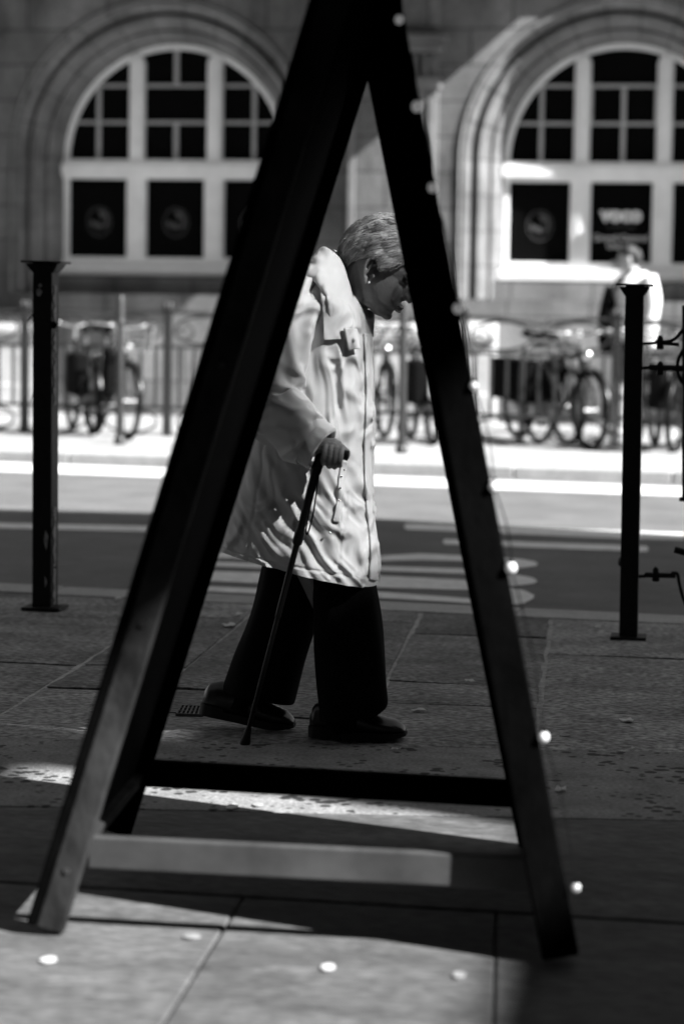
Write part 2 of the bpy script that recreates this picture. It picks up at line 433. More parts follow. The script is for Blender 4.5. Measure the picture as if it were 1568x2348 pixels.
# road markings
mk = MB()
def mark(pts):
    mk.add([G(x, y, ZR+0.004) for x, y in pts], [tuple(range(len(pts)))])
mark([(-2400,974),(3968,1203),(3968,1225),(-2400,992)])
mark([(-300,1195),(330,1204),(1568,1221.5),(1568,1238),(1424,1235),(932,1214),(925,1207),(932,1200)][2:])
mark([(-200,1195),(135,1202),(340,1206),(340,1219),(135,1214),(-200,1206)])
mark([(1019,1236),(1482,1252),(1486,1258),(1482,1265),(1019,1248),(1014,1242)])
def bandmark(top, bot):
    mark(top+bot[::-1])
bandmark([(420,1262),(600,1268),(872,1274),(964,1269),(1069,1274),(1130,1277),(1190,1281),(1225,1287),(1233,1293)], [(420,1276),(600,1283),(872,1286),(964,1284),(1069,1287),(1110,1294),(1150,1304),(1190,1303),(1228,1298)])
bandmark([(400,1284),(600,1292),(872,1298),(1078,1304),(1140,1309)], [(400,1294),(600,1303),(872,1309),(1078,1316),(1140,1320)])
bandmark([(390,1306),(600,1313),(872,1320),(1070,1330),(1140,1320),(1180,1317),(1220,1324),(1231,1331)], [(390,1327),(600,1338),(872,1347),(1070,1353),(1140,1347),(1180,1343),(1220,1339),(1229,1335)])
bandmark([(380,1340),(600,1350),(872,1357),(1080,1372),(1120,1352),(1160,1347),(1200,1353),(1224,1364)], [(380,1351),(600,1362),(872,1371),(1080,1383),(1120,1387),(1160,1388),(1200,1384),(1222,1372)])
structure(mk, 'road_markings', 'paint', fix=False)

# ------------------------------------------------------------------ far building
YB = G(780, 972).y + 1.0
def WP(px, py, dy=0.0):
    p = AT(px, py, YB); p.y += dy; return p
wl, wr, wt = AT(-900, 0, YB).x, AT(2500, 0, YB).x, AT(784, -2200, YB).z
YF = YB+0.65
pxm = (AT(1426, 370, YF).x-AT(403, 370, YF).x)/1023.0      # metres per pixel on the wall
sp = (AT(403, 370, YF).z+AT(1426, 370, YF).z)/2             # springing height
z_sill = (AT(403, 605, YF).z+AT(1426, 612, YF).z)/2
c1, c2 = AT(403, 370, YF).x, AT(1426, 370, YF).x
c0 = c1-(c2-c1)
AW = 264*pxm                                                # half width of the window
RO = 340*pxm                                                # half width of the opening in the wall face
bld = thing('stone_building', (AT(784, 975, YB).x, YB, 0), 'sandstone building with tall round-arched windows across the road', 'building')
def arch_loop(cx, r, zb, y, n=40):
    pts = [Vector((cx-r, y, zb))]+[Vector((cx-r*math.cos(math.pi*i/n), y, sp+r*math.sin(math.pi*i/n))) for i in range(n+1)]+[Vector((cx+r, y, zb))]
    return pts
z_base = 0.02
mb = MB()
zo = z_sill-0.35
holes = [arch_loop(c, RO, zo, YB) for c in (c0, c1, c2)]
mb.slab([Vector((wl, YB, z_base)), Vector((wr, YB, z_base)), Vector((wr, YB, wt)), Vector((wl, YB, wt))], holes, (0, 0.30, 0))
mb.build('wall', 'stone', bld)
mb = MB(); mb.box(((wl+wr)/2, YB+1.6, 0.6+4), (wr-wl, 0.1, 9.2)); mb.build('rear_wall', 'void', bld)
# stepped stone surrounds, voussoir by voussoir
prof = [(351,-0.03),(346,0.02),(341,0.11),(333,0.13),(329,0.21),(323,0.23),(317,0.17),(310,0.16),(306,0.25),(298,0.28),(292,0.39),(285,0.37),(277,0.41),(272,0.54),(264,0.65)]
prof = [(a*pxm, b) for a, b in prof]
def surround(cx):
    mb = MB(); bk = MB()
    def sec(ang, inset=0.0):
        return [Vector((cx-(r+inset)*math.cos(ang), YB+y+inset, sp+(r+inset)*math.sin(ang))) for r, y in prof]
    def sech(z, sd, inset=0.0):
        return [Vector((cx+sd*(r+inset), YB+y+inset, z)) for r, y in prof]
    N = 13
    for i in range(N):
        a, b = math.pi*i/N+0.004, math.pi*(i+1)/N-0.004
        mb.loft([sec(lerp(a, b, k/5)) for k in range(6)], cap=False, closed=False)
    zz = sp
    while zz > zo+0.05:
        z2 = max(zz-0.37, zo)
        for sd in (-1, 1):
            mb.loft([sech(zz-0.004, sd), sech(z2+0.004, sd)], cap=False, closed=False)
        zz = z2
    bk.loft([sec(math.pi*k/40, 0.012) for k in range(41)], cap=False, closed=False)
    for sd in (-1, 1): bk.loft([sech(sp, sd, 0.012), sech(zo, sd, 0.012)], cap=False, closed=False)
    o = mb.build('arch_surround', 'stone2', bld, smooth=True, angle=25, fix=False)
    bk.build('arch_joint', 'mortar', o, smooth=True, angle=25, fix=False)
for c in (c0, c1, c2): surround(c)
# windows
def window(cx, kind):
    fr = MB(); W = lambda x, z, y=0.0: Vector((cx+x*pxm, YF+y, sp-z*pxm))     # pixels right / down from the springing point
    zs = 236.0                                                                 # frame bottom in pixels below springing
    # outer arched rim
    n = 40; rim_o, rim_i = 264, 252
    rings = []
    for i in range(n+1):
        a = math.pi*i/n; c_, s_ = math.cos(a), math.sin(a)
        rings.append([W(-rim_o*c_, -rim_o*s_, -0.01), W(-rim_i*c_, -rim_i*s_, -0.01), W(-rim_i*c_, -rim_i*s_, 0.07), W(-rim_o*c_, -rim_o*s_, 0.07)])
    fr.loft(rings)
    def bar(x0, z0, x1, z1, y0=-0.02, y1=0.06):
        fr.prism([W(x0, z0, y0), W(x1, z0, y0), W(x1, z1, y0), W(x0, z1, y0)], (0, y1-y0, 0))
    for sd in (-1, 1):
        bar(sd*264-(0 if sd < 0 else 12), 0, sd*264+(12 if sd < 0 else 0), zs-12, -0.01)
        m = sd*91.5
        h = math.sqrt(258**2-(abs(m)+16)**2)
        bar(m-14, -h, m+14, 0, -0.04); bar(m-18, -h+10, m-15, 0, -0.02); bar(m+15, -h+10, m+18, 0, -0.02)
        bar(m-5, -h+14, m+5, -8, -0.052, -0.0405)
        bar(m-18, 44, m+18, zs-12, -0.05); bar(m-23, 44, m-18.2, zs-12, -0.02); bar(m+18.2, 44, m+23, zs-12, -0.02)
        bar(m-7, 50, m+7, zs-18, -0.062, -0.0505)
        # capitals on the mullions
        bar(m-20, 44, m+20, 52, -0.064, -0.0515)
    bar(-264, 0, 264, 10, -0.06, 0.06); bar(-267, 10.2, 267, 34, -0.09, 0.06); bar(-264, 34.2, 264, 44, -0.07, 0.06)
    bar(-264, zs-12, 264, zs+4, -0.04)
    o = fr.build('window', 'white', bld, bevel=0.004)
    gb = MB()
    def gbar(x0, z0, x1, z1): gb.prism([W(x0, z0, 0.0), W(x1, z0, 0.0), W(x1, z1, 0.0), W(x0, z1, 0.0)], (0, 0.04, 0))
    for z in (-170, -86):
        half = math.sqrt(252**2-z*z)
        for sd in (-1, 1):
            lo, hi = (109.8, half) if sd > 0 else (-half, -109.8)
            gbar(lo, z-3.4, hi, z+3.4)
        gbar(-73, z-3.4, 73, z+3.4)
    for sd in (-1, 1):
        x = sd*183; h = math.sqrt(252**2-x*x)
        gbar(x-4.5, -min(h, 170)+4, x+4.5, -90); gbar(x-4.5, -82, x+4.5, -0.2)
    if kind == 0:
        gbar(-5, -252, 5, -174); gbar(-5, -82, 5, -0.2)
    else:
        gbar(-5, -166, 5, -90); gbar(-5, -82, 5, -0.2)
        gbar(-73, -166, -69, -90); gbar(69, -166, 73, -90)
    gb.build('glazing_bars', 'bars', o)
    gl = MB(); lp = arch_loop(cx, 254*pxm, sp-zs*pxm, YF+0.05)
    gl.add(lp, [tuple(range(len(lp)))]); gl.build('pane', 'glass', o, fix=False)
    # sill
    s_ = MB(); s_.prism([W(-272, zs+4, -0.12), W(272, zs+4, -0.12), W(272, zs+30, -0.12), W(-272, zs+30, -0.12)], (0, 0.25, 0))
    s_.build('window_sill', 'white', o, bevel=0.008)
    # round emblems on the lower panes
    for k in (-1, 0, 1):
        if kind == 1 and k == 0: continue
        ex, ez = k*182, 142
        e = MB(); y = 0.045
        def ring(r0, r1, a0, a1, ox=0, oz=0, ky=1.0, yy=y):
            n2 = 28
            vs = []
            for i in range(n2+1):
                a = lerp(a0, a1, i/n2)
                vs.append(W(ex+ox+r0*math.cos(a), ez+oz+r0*ky*math.sin(a), yy)); vs.append(W(ex+ox+r1*math.cos(a), ez+oz+r1*ky*math.sin(a), yy))
            e.add(vs, [(2*i, 2*i+1, 2*i+3, 2*i+2) for i in range(n2)])
        ring(12, 19, -1.9, 0.9, 3, -3, 1.25); ring(9, 12, 0.3, 3.6, 0, 6, 0.9); ring(0.1, 8, 0, 6.28, -2, 8, 0.8, y-0.001); ring(0.1, 7, 0, 6.28, 8, -16, 1.2, y-0.002); ring(0.1, 6, 0, 6.28, -16, 4, 1.2, y-0.003)
        ring(28, 30, 0, 6.29, 0, 0, 1.15)
        e.build('emblem', 'emblem', o, fix=False)
    return o
win0 = window(c0, 0); win1 = window(c1, 0); win2 = window(c2, 1)
def lettering(s_, x, z, size, name, parent, m='letter', bold=0.0):
    cu = bpy.data.curves.new(name, 'FONT'); cu.body = s_; cu.align_x = 'CENTER'; cu.align_y = 'CENTER'; cu.size = size; cu.extrude = 0.001; cu.offset = bold
    t = bpy.data.objects.new(name, cu); col.objects.link(t)
    dg = bpy.context.evaluated_depsgraph_get(); me = bpy.data.meshes.new_from_object(t.evaluated_get(dg))
    bpy.data.objects.remove(t)
    me.transform(Matrix.Translation(Vector((c2+x*pxm, YF+0.043, sp-z*pxm))-root_off(parent)) @ Matrix.Rotation(R(90), 4, 'X'))
    me.materials.clear(); me.materials.append(MT[m])
    o = bpy.data.objects.new(name, me); col.objects.link(o); o.parent = parent
lettering('voco', 0, 116, 0.215, 'lettering', win2, 'letter', 0.011)
lettering('an IHG hotel', 0, 142, 0.055, 'lettering', win2, 'emblem')
lettering('Grand Central', 0, 168, 0.098, 'lettering', win2, 'letter')
lettering('Glasgow', 0, 186, 0.085, 'lettering', win2, 'letter')
# aprons below the windows, basement openings
for cx in (c0, c1, c2):
    zt = sp-(236+32)*pxm
    ap = MB(); ap.box((cx, YB+0.5, (zt+0.52)/2), (2*RO-0.004, 0.2, zt-0.52)); ap.build('apron', 'stone', bld)
    ap = MB(); ap.box((cx, YB+0.34, zt-0.34), (2*RO-0.3, 0.05, 0.10)); ap.build('apron_moulding', 'stone2', bld, bevel=0.01)
    vd = MB(); vd.box((cx, YB+0.28, 0.27), (2*RO-0.02, 0.12, 0.46)); vd.build('basement_opening', 'void', bld)
# pilasters, plinths, entablature
pl0, pl1 = AT(797, 400, YB).x, AT(1003, 400, YB).x
pz = AT(900, 205, YB).z
dx_ = c2-c1
for k in (-1, 0, 1):
    o_ = k*dx_
    mb = MB(); mb.box(((pl0+pl1)/2+o_, YB-0.06, pz/2), (pl1-pl0, 0.12, pz)); p = mb.build('pilaster', 'stone', bld, bevel=0.012)
    mb = MB()
    for sx_ in (pl0+0.06, pl1-0.06): mb.box((sx_+o_, YB-0.135, pz/2+0.5), (0.07, 0.03, pz-1.2))
    mb.build('pilaster_edge', 'stone2', p, bevel=0.008)
    cp = MB(); w_ = pl1-pl0
    cp.box(((pl0+pl1)/2+o_, YB-0.08, pz+0.06), (w_+0.06, 0.18, 0.12))
    for i in range(7): cp.box((pl0+o_+w_*(0.14+0.12*i), YB-0.10, pz+0.24), (0.045, 0.12, 0.22))
    cp.box(((pl0+pl1)/2+o_, YB-0.05, pz+0.24), (w_-0.02, 0.10, 0.24))
    cp.box(((pl0+pl1)/2+o_, YB-0.12, pz+0.41), (w_+0.12, 0.26, 0.09)); cp.box(((pl0+pl1)/2+o_, YB-0.15, pz+0.50), (w_+0.2, 0.34, 0.08))
    cp.build('capital', 'stone2', p, bevel=0.012)
    blk = MB(); blk.box(((pl0+pl1)/2+o_, YB-0.07, pz+0.80), (w_-0.02, 0.14, 0.50)); blk.box(((pl0+pl1)/2+o_, YB-0.155, pz+0.80), (w_-0.3, 0.03, 0.3)); blk.build('pilaster_block', 'stone', p, bevel=0.01)
    # plinth of the pier
    x0_, x1_ = AT(655, 800, YB).x+o_, AT(1140, 800, YB).x+o_
    zt = AT(900, 735, YB).z
    mb = MB(); mb.prism([(x0_, YB-0.36, 0), (x0_, YB-0.36, zt-0.10), (x0_, YB-0.12, zt), (x0_, YB+0.1, zt), (x0_, YB+0.1, 0)], (x1_-x0_, 0, 0))
    mb.box(((x0_+x1_)/2, YB-0.38, zt-0.16), (x1_-x0_+0.06, 0.10, 0.08)); mb.box(((x0_+x1_)/2, YB-0.40, 0.16), (x1_-x0_+0.08, 0.12, 0.32))
    mb.build('pier_plinth', 'plinth', bld, bevel=0.02)
ent = MB(); ze = pz+1.08
for (h0, h1, d_) in ((0, 0.10, 0.10), (0.10, 0.16, 0.18), (0.16, 0.55, 0.06), (0.55, 0.62, 0.2), (0.62, 0.75, 0.36)):
    ent.box(((wl+wr)/2, YB-d_/2, ze+(h0+h1)/2), (wr-wl, d_, h1-h0-0.001))
ent.build('entablature', 'stone2', bld)
# unseen bay added higher up the facade to cast the slanting shade
EX = AT(1400, -137, YB)
ob = MB(); x0_ = AT(560, -137, YB).x
ob.box(((x0_+EX.x)/2, YB-0.97, EX.z+3.2), (EX.x-x0_, 1.94, 6.4)); ob.box(((x0_+EX.x)/2, YB-1.0, EX.z+6.5), (EX.x-x0_+0.2, 2.1, 0.2))
ori = ob.build('shade_bay', 'stone', bld)
for k in range(3):
    for j in range(2):
        og = MB(); og.box((lerp(x0_, EX.x, (k+0.5)/3), YB-1.945, EX.z+1.8+j*2.8), (0.9, 0.02, 1.8)); og.build('shade_bay_window', 'glass', ori)

# ------------------------------------------------------------------ unseen near-side building, plus walls and screens added to shape light
XG = 8.0
def to_shade_wall(p):
    t = (XG-p.x)/SUN.x; return (p.y+t*SUN.y, p.z+t*SUN.z)
edge = [to_shade_wall(G(x, y, ZR)) for x, y in ((-3500, 1075), (0, 1168), (860, 1189), (1568, 1229), (3500, 1330))]
def rectloop(pts): return [Vector((XG, y, z)) for y, z in pts]
W0 = G(780, 1692); YW = W0.y
# opening for the foreground patch
qa = to_shade_wall(G(-900, 1735)); qb = to_shade_wall(G(1165, 1800)); qc = to_shade_wall(G(1110, 2348)); qd = to_shade_wall(G(-900, 2500))
ga = to_shade_wall(G(1165, 1775)); 
y_far = to_shade_wall(G(600, 1768))[0]
z_lo = to_shade_wall(G(1150, 2200))[1]
zf = to_shade_wall(G(1215, 1850))[1]; zn = to_shade_wall(G(1085, 2348)); y_far = to_shade_wall(G(60, 1752))[0]
sl_ = (zf-zn[1])/(to_shade_wall(G(1215, 1850))[0]-zn[0])
patch1 = [(y_far, zf+sl_*(y_far-to_shade_wall(G(1215, 1850))[0])), (y_far, zn[1]+1.25), (-1.5, zn[1]+1.25), (-1.5, zn[1]+sl_*(-1.5-zn[0]))]
# opening for the walker
pr = to_shade_wall(AT(868, 1350, YW)); pl_ = to_shade_wall(AT(600, 560, YW))
SLAT_FILL = 0.38
y_c = to_shade_wall(AT(760, 900, YW))[0]
patch2 = [(y_c+0.10, pr[1]+0.06), (y_c+0.10, pr[1]+1.2), (y_c-0.285, pr[1]+1.2), (y_c-0.285, pr[1]+0.06)]
outer = [(-9, 0), (edge[-1][0], 0)]+[e for e in reversed(edge)]+[(-9, edge[0][1])]
gb = thing('shade_wall', (XG, 0, 0), 'unseen slotted wall added on the right to shape sun and shade', 'wall')
mb = MB(); mb.slab(rectloop(outer), [rectloop(patch1), rectloop(patch2)], (0.12, -0.034, 0)); mb.build('slotted_panel', 'stone', gb)  # added wall, slots let sun onto the foreground and the walker
nb = thing('shopfront_building', (0, -4, 0), 'long stone building behind the viewer along the near pavement', 'building')
mb = MB(); mb.box((0, -7, 9.2), (90, 6, 18.4)); mb.build('wall', 'stone', nb)
for i in range(-6, 7):
    for z in (4.5, 9):
        mb = MB(); mb.box((i*6.0, -3.995, z), (1.4, 0.03, 2.2)); mb.build('window', 'glass', nb)
slats = MB(); y0_, y1_ = patch2[2][0], patch2[0][0]; z0_, z1_ = patch2[0][1], patch2[1][1]
n = 70
for i in range(n):
    z = lerp(z0_, z1_, (i+0.5)/n); slats.box((XG+0.05, (y0_+y1_)/2, z), (0.006, y1_-y0_+0.02, (z1_-z0_)/n*SLAT_FILL))
f0 = to_shade_wall(AT(915, 632, YW)); f1 = to_shade_wall(AT(905, 715, YW))
slats.box((XG+0.04, (y_c-0.04+y1_)/2, (f0[1]+f1[1])/2), (0.012, y1_-y_c+0.06, f0[1]-f1[1]+0.02))  # extra slat added to keep sun off the face
slats.build('sun_dimming_slats', 'iron', gb)  # slats added to weaken the sun on the coat
mb = MB(); mb.prism([(-6, -4, 3.4), (1.5, -4, 3.4), (1.5, 4.8, 2.8), (-6, 4.8, 2.8)], (0, 0, 0.06)); mb.build('sky_screen', 'void', nb)  # unseen screen added overhead to darken the ground round the sign
for x in (-52, 62):
    eb = thing('sky_block', (x, 12, 0), 'unseen block added at the %s end of the street to cut skylight' % ('left' if x < 0 else 'right'), 'building')
    mb = MB(); mb.box((x, 16, 6), (6, 30, 12)); mb.build('wall', 'stone', eb)  # end blocks added to cut low skylight along the street

# ------------------------------------------------------------------ railings along the far pavement
def railing_proto():
    root = thing('iron_railing', (0, 0, 0), 'x', 'railing', 'scrolled iron railings along the far pavement')
    Wd = 1.32
    m = MB(); m.tube([(-Wd/2, 0, 1.12), (-Wd/4, 0, 1.10), (0, 0, 1.06), (Wd/4, 0, 1.10), (Wd/2, 0, 1.12)], 0.014, 8)
    m.build('top_rail', 'rail', root, smooth=True, local=True)
    m = MB(); m.box((0, 0, 0.80), (Wd, 0.015, 0.022)); m.build('middle_rail', 'rail', root, local=True)
    m = MB(); m.box((0, 0, 0.26), (Wd, 0.02, 0.03)); m.build('bottom_rail', 'rail', root, local=True)
    for x in (-Wd/2+0.015, Wd/2-0.015):
        m = MB(); m.box((x, 0, 0.56), (0.035, 0.035, 1.12)); m.ell((x, 0, 1.16), 0.03, 0.03, 0.045, n=10, m=6); m.build('post', 'rail', root, local=True)
    for x in (-0.33, 0.33):
        m = MB()
        pts = [(x+0.27*math.cos(a), 0, 0.955+0.125*math.sin(a)) for a in [2*math.pi*i/28 for i in range(28)]]
        m.tube(pts, 0.012, 8, closed=True); m.build('oval_scroll', 'rail', root, smooth=True, local=True)
        m = MB()
        sp_ = [(x-0.20+(0.015+0.012*i/2)*math.cos(i*0.45), 0, 0.93+(0.012+0.009*i/2)*math.sin(i*0.45)) for i in range(18)]
        m.tube(sp_, 0.011, 6); m.build('curl', 'rail', root, smooth=True, local=True)
        m = MB(); m.tube([(x+0.24*math.cos(a), 0, 0.135+0.11*math.sin(a)) for a in [2*math.pi*i/24 for i in range(24)]], 0.012, 6, closed=True)
        m.build('lower_loop', 'rail', root, smooth=True, local=True)
    for i in range(9):
        x = -0.56+i*0.14
        m = MB(); m.box((x, 0, 0.53), (0.026, 0.026, 0.51)); m.build('bar', 'rail', root, local=True)
    return root
YRL = G(100, 1000).y+0.25
RL = railing_proto()
rl_lab = ['scrolled iron railing at the left edge, left of the cable-tied post', 'scrolled iron railing behind the basket bicycle and the cable-tied post', 'scrolled iron railing under the left arched window, mostly behind the left leg of the sign',
          'scrolled iron railing directly behind the bowed walker, between the sign legs', 'scrolled iron railing behind the hoop stand, right of the right sign leg', 'scrolled iron railing in front of the pedestrian in the white jacket',
          'scrolled iron railing next beyond the right edge of the picture', 'scrolled iron railing farthest beyond the right edge of the picture']
xr = AT(60, 900, YRL).x-1.335
for i in range(8):
    o = RL if i == 0 else copy_tree(RL)
    x = xr+1.335*(i+0.45)
    o.location = (x, YRL-0.03*x, 0); o.rotation_euler = (0, 0, R(-1.5)); o['label'] = rl_lab[i]

# slim posts at the far kerb
def slim_post(px, py, lab, first=[None]):
    if first[0] is None:
        root = thing('slim_post', (0, 0, 0), lab, 'post', 'slim posts at the far kerb')
        m = MB(); m.lathe([(0.034, 0), (0.034, 1.22), (0.022, 1.25)], (0, 0, 0), 14); m.build('shaft', 'slim', root, smooth=True, local=True)
        m = MB(); m.lathe([(0.05, 0), (0.05, 0.05), (0.034, 0.07)], (0, 0, 0), 14); m.build('foot', 'slim', root, smooth=True, local=True)
        m = MB(); m.lathe([(0.036, 1.0), (0.042, 1.01), (0.042, 1.04), (0.036, 1.05)], (0, 0, 0), 14); m.build('collar', 'slim', root, smooth=True, local=True)
        first[0] = root; o = root
    else: o = copy_tree(first[0])
    o.location = G(px, py); o['label'] = lab
slim_post(275, 1019, 'slim dark post beside the bicycle under the left window')
slim_post(920, 1040, 'slim dark post just in front of the walker, below the bowed chin')
# hoop stand
a, b = G(1193, 1018), G(1329, 1012)
hs = thing('bicycle_stand', (a+b)/2, 'dark hoop bicycle stand beside the bicycle near the pedestrian', 'bicycle stand')
m = MB(); up = Vector((0, 0, 1))
m.tube(curve([a, a+up*0.55, a+up*0.80+(b-a)*0.03, a+up*0.87+(b-a)*0.15, a+up*0.87+(b-a)*0.85, b+up*0.80-(b-a)*0.03, b+up*0.55, b], 40), 0.026, 10)
m.build('hoop', 'slim', hs, smooth=True)
for p in (a, b):
    m = MB(); m.lathe([(0.06, 0), (0.06, 0.012)], p, 14); m.build('base_plate', 'rail', hs)

# ------------------------------------------------------------------ bicycles
def bike_proto(paint='bikepaint', step=False, basket=False):
    root = thing('parked_bicycle', (0, 0, 0), 'x', 'bicycle', 'bicycles parked along the far pavement')
    r = 0.335; fx, rx = 0.53, -0.51
    for x in (fx, rx):
        c = Vector((x, 0, r))
        tp = [c+Vector((r*math.cos(t), 0, r*math.sin(t))) for t in [2*math.pi*i/40 for i in range(40)]]
        m = MB(); m.tube([c+(p-c)*0.95 for p in tp], 0.026, 8, closed=True); wl_ = m.build('wheel', 'tyre', root, smooth=True, local=True)
        m = MB(); m.tube([c+(p-c)*0.90 for p in tp], 0.011, 6, closed=True)
        rim = m.build('rim', 'bikepaint', wl_, smooth=True, local=True)
        m = MB()
        for i in range(24):
            t = 2*math.pi*i/24; sd = 0.025 if i % 2 else -0.025
            m.tube([c+Vector((0.02*math.cos(t+1.2), sd, 0.02*math.sin(t+1.2))), c+Vector((0.9*r*math.cos(t), 0, 0.9*r*math.sin(t)))], 0.0016, 4)
        m.tube([c-Vector((0, 0.06, 0)), c+Vector((0, 0.06, 0))], 0.022, 10)
        m.build('spokes', 'dullmetal', wl_, local=True)
        a0, a1 = (0.5, 2.9) if x == rx else (0.15, 2.35)
        m = MB(); m.tube([c+Vector(((r+0.03)*math.cos(t), 0, (r+0.03)*math.sin(t))) for t in [lerp(a0, a1, i/20) for i in range(21)]], 0.026, 8, flat=0.3)
        m.build('mudguard', paint, root, smooth=True, local=True)
    bb = Vector((-0.07, 0, 0.29)); st = Vector((-0.22, 0, 0.80)); hd = Vector((0.36, 0, 0.84)); hb = Vector((0.41, 0, 0.66)); ra = Vector((rx, 0, r)); fa = Vector((fx, 0, r))
    m = MB()
    m.tube([hb, bb], 0.019, 10); m.tube([st, bb], 0.016, 10); m.tube([hd, hb], 0.02, 10)
    m.tube([hd+Vector((0.01, 0, -0.05)), lerp(st, bb, 0.45 if step else 0.08)], 0.017, 10)
    for s in (-0.05, 0.05):
        y = Vector((0, s, 0)); m.tube([bb+y*0.5, ra+y], 0.01, 8); m.tube([st+y*0.3, ra+y], 0.009, 8); m.tube([hb+y*0.8+Vector((0, 0, -0.01)), lerp(hb, fa, 0.5)+y, fa+y], 0.012, 8)
    m.build('frame', paint, root, smooth=True, local=True)
    m = MB(); m.tube([st, Vector((-0.25, 0, 0.92))], 0.013, 8); m.build('seat_post', 'metal', root, smooth=True, local=True)
    m = MB(); m.loft([[Vector((x, w*math.cos(t), 0.945+0.015*(x < -0.3)+0.03*math.sin(t))) for t in [2*math.pi*k/12 for k in range(12)]] for x, w in ((-0.39, 0.03), (-0.37, 0.075), (-0.32, 0.085), (-0.26, 0.05), (-0.18, 0.026), (-0.12, 0.018), (-0.105, 0.006))])
    m.build('saddle', 'bag', root, smooth=True, local=True)
    m = MB(); m.tube([hd, Vector((0.335, 0, 0.96))], 0.014, 8)
    m.tube(curve([(0.20, -0.29, 1.0), (0.28, -0.27, 1.01), (0.38, -0.16, 1.0), (0.345, 0, 0.97), (0.38, 0.16, 1.0), (0.28, 0.27, 1.01), (0.20, 0.29, 1.0)], 30), 0.012, 8)
    hbr = m.build('handlebar', 'metal', root, smooth=True, local=True)
    for s in (-1, 1):
        m = MB(); m.tube([(0.19, s*0.292, 1.0), (0.29, s*0.262, 1.01)], 0.017, 8); m.build('grip', 'rubber', hbr, smooth=True, local=True)
    m = MB(); m.tube([bb-Vector((0, 0.07, 0)), bb+Vector((0, 0.07, 0))], 0.02, 10)
    m.tube([bb+Vector((0, -0.04, 0))+Vector((0.09*math.cos(t), 0, 0.09*math.sin(t))) for t in [2*math.pi*i/24 for i in range(24)]], 0.006, 6, closed=True)
    for s in (-1, 1): m.tube([bb+Vector((0, s*0.06, 0)), bb+Vector((s*0.12, s*0.075, s*0.11))], 0.009, 8)
    m.build('crank', 'metal', root, smooth=True, local=True)
    for s in (-1, 1):
        m = MB(); m.box(bb+Vector((s*0.12, s*0.12, s*0.11)), (0.09, 0.07, 0.022)); m.build('pedal', 'rubber', root, local=True)
    m = MB(); m.ell((0.47, 0, 0.80), 0.045, 0.05, 0.05, n=12, m=8); m.build('front_lamp', 'metal', root, smooth=True, local=True)
    m = MB(); m.tube([(-0.30, -0.05, 0.73), (-0.72, -0.05, 0.74)], 0.006, 6); m.tube([(-0.30, 0.05, 0.73), (-0.72, 0.05, 0.74)], 0.006, 6); m.tube([(-0.70, 0.05, 0.74), (rx, 0.055, r)], 0.006, 6); m.tube([(-0.70, -0.05, 0.74), (rx, -0.055, r)], 0.006, 6)
    m.build('carrier', 'metal', root, smooth=True, local=True)
    if not basket:
        for s in (-1, 1):
            m = MB(); m.box((-0.54, s*0.14, 0.55), (0.40, 0.14, 0.38)); m.build('pannier', 'bag', root, bevel=0.03, local=True)
    m = MB(); m.prism([(-0.10, -0.045, 0.40), (-0.55, -0.045, 0.385), (-0.55, -0.045, 0.30), (-0.10, -0.045, 0.19), (0.03, -0.045, 0.25), (0.03, -0.045, 0.35)], (0, 0.012, 0)); m.build('chain_guard', paint, root, bevel=0.004, local=True)
    if basket:
        m = MB()
        for z, k in ((0.78, 0.85), (0.86, 0.92), (0.94, 0.97), (1.02, 1.0)):
            m.tube([(0.60+k*0.13*sx_, k*0.17*sy_, z) for sx_, sy_ in ((-1,-1),(1,-1),(1,1),(-1,1))], 0.005, 5, closed=True)
        for i in range(18):
            t = 2*math.pi*i/18; cx_, cy_ = math.cos(t), math.sin(t); q = max(abs(cx_), abs(cy_)); cx_ /= q; cy_ /= q
            m.tube([(0.60+0.11*cx_, 0.145*cy_, 0.78), (0.60+0.13*cx_, 0.17*cy_, 1.02)], 0.0035, 5)
        m.build('basket', 'metal', root, local=True)
    return root
bA = bike_proto('bikepaint', False, True); bB = bike_proto('bikepaint2', True, False); bC = bike_proto('bikepaint', False, False)
def place_bike(o, near, far, lab, flip=False):
    a, b = G(*near), G(*far); d = (b-a).normalized()
    if flip: a, d = a+d*1.04, -d
    o.rotation_euler = (R(random.uniform(-3, 3)), 0, math.atan2(d.y, d.x)); o.location = a+d*0.51; o['label'] = lab
place_bike(bA, (293, 1008), (182, 986), 'dark bicycle with wire basket leaning by the slim post left of the sign', True)
place_bike(bB, (992, 1020), (900, 992), 'grey step-through bicycle parked in front of the bowed walker')
place_bike(bC, (1352, 1031), (1222, 1013), 'dark bicycle locked at the hoop stand left of the right-hand post', True)
o = copy_tree(bC); place_bike(o, (1545, 1037), (1650, 1016), 'dark bicycle at the right edge behind the iron gate')
o = copy_tree(bA); place_bike(o, (880, 1004), (800, 984), 'dark bicycle almost hidden behind the walker coat, nearest the coat front', True)
o = copy_tree(bB); place_bike(o, (1300, 1018), (1195, 1004), 'grey bicycle with panniers inside the hoop stand', True)
o = copy_tree(bA); place_bike(o, (1500, 1022), (1445, 1000), 'dark bicycle with basket just right of the right-hand post', True)
o = copy_tree(bC); place_bike(o, (213, 997), (150, 978), 'dark bicycle nearest the tall left post, beside the one with a basket')

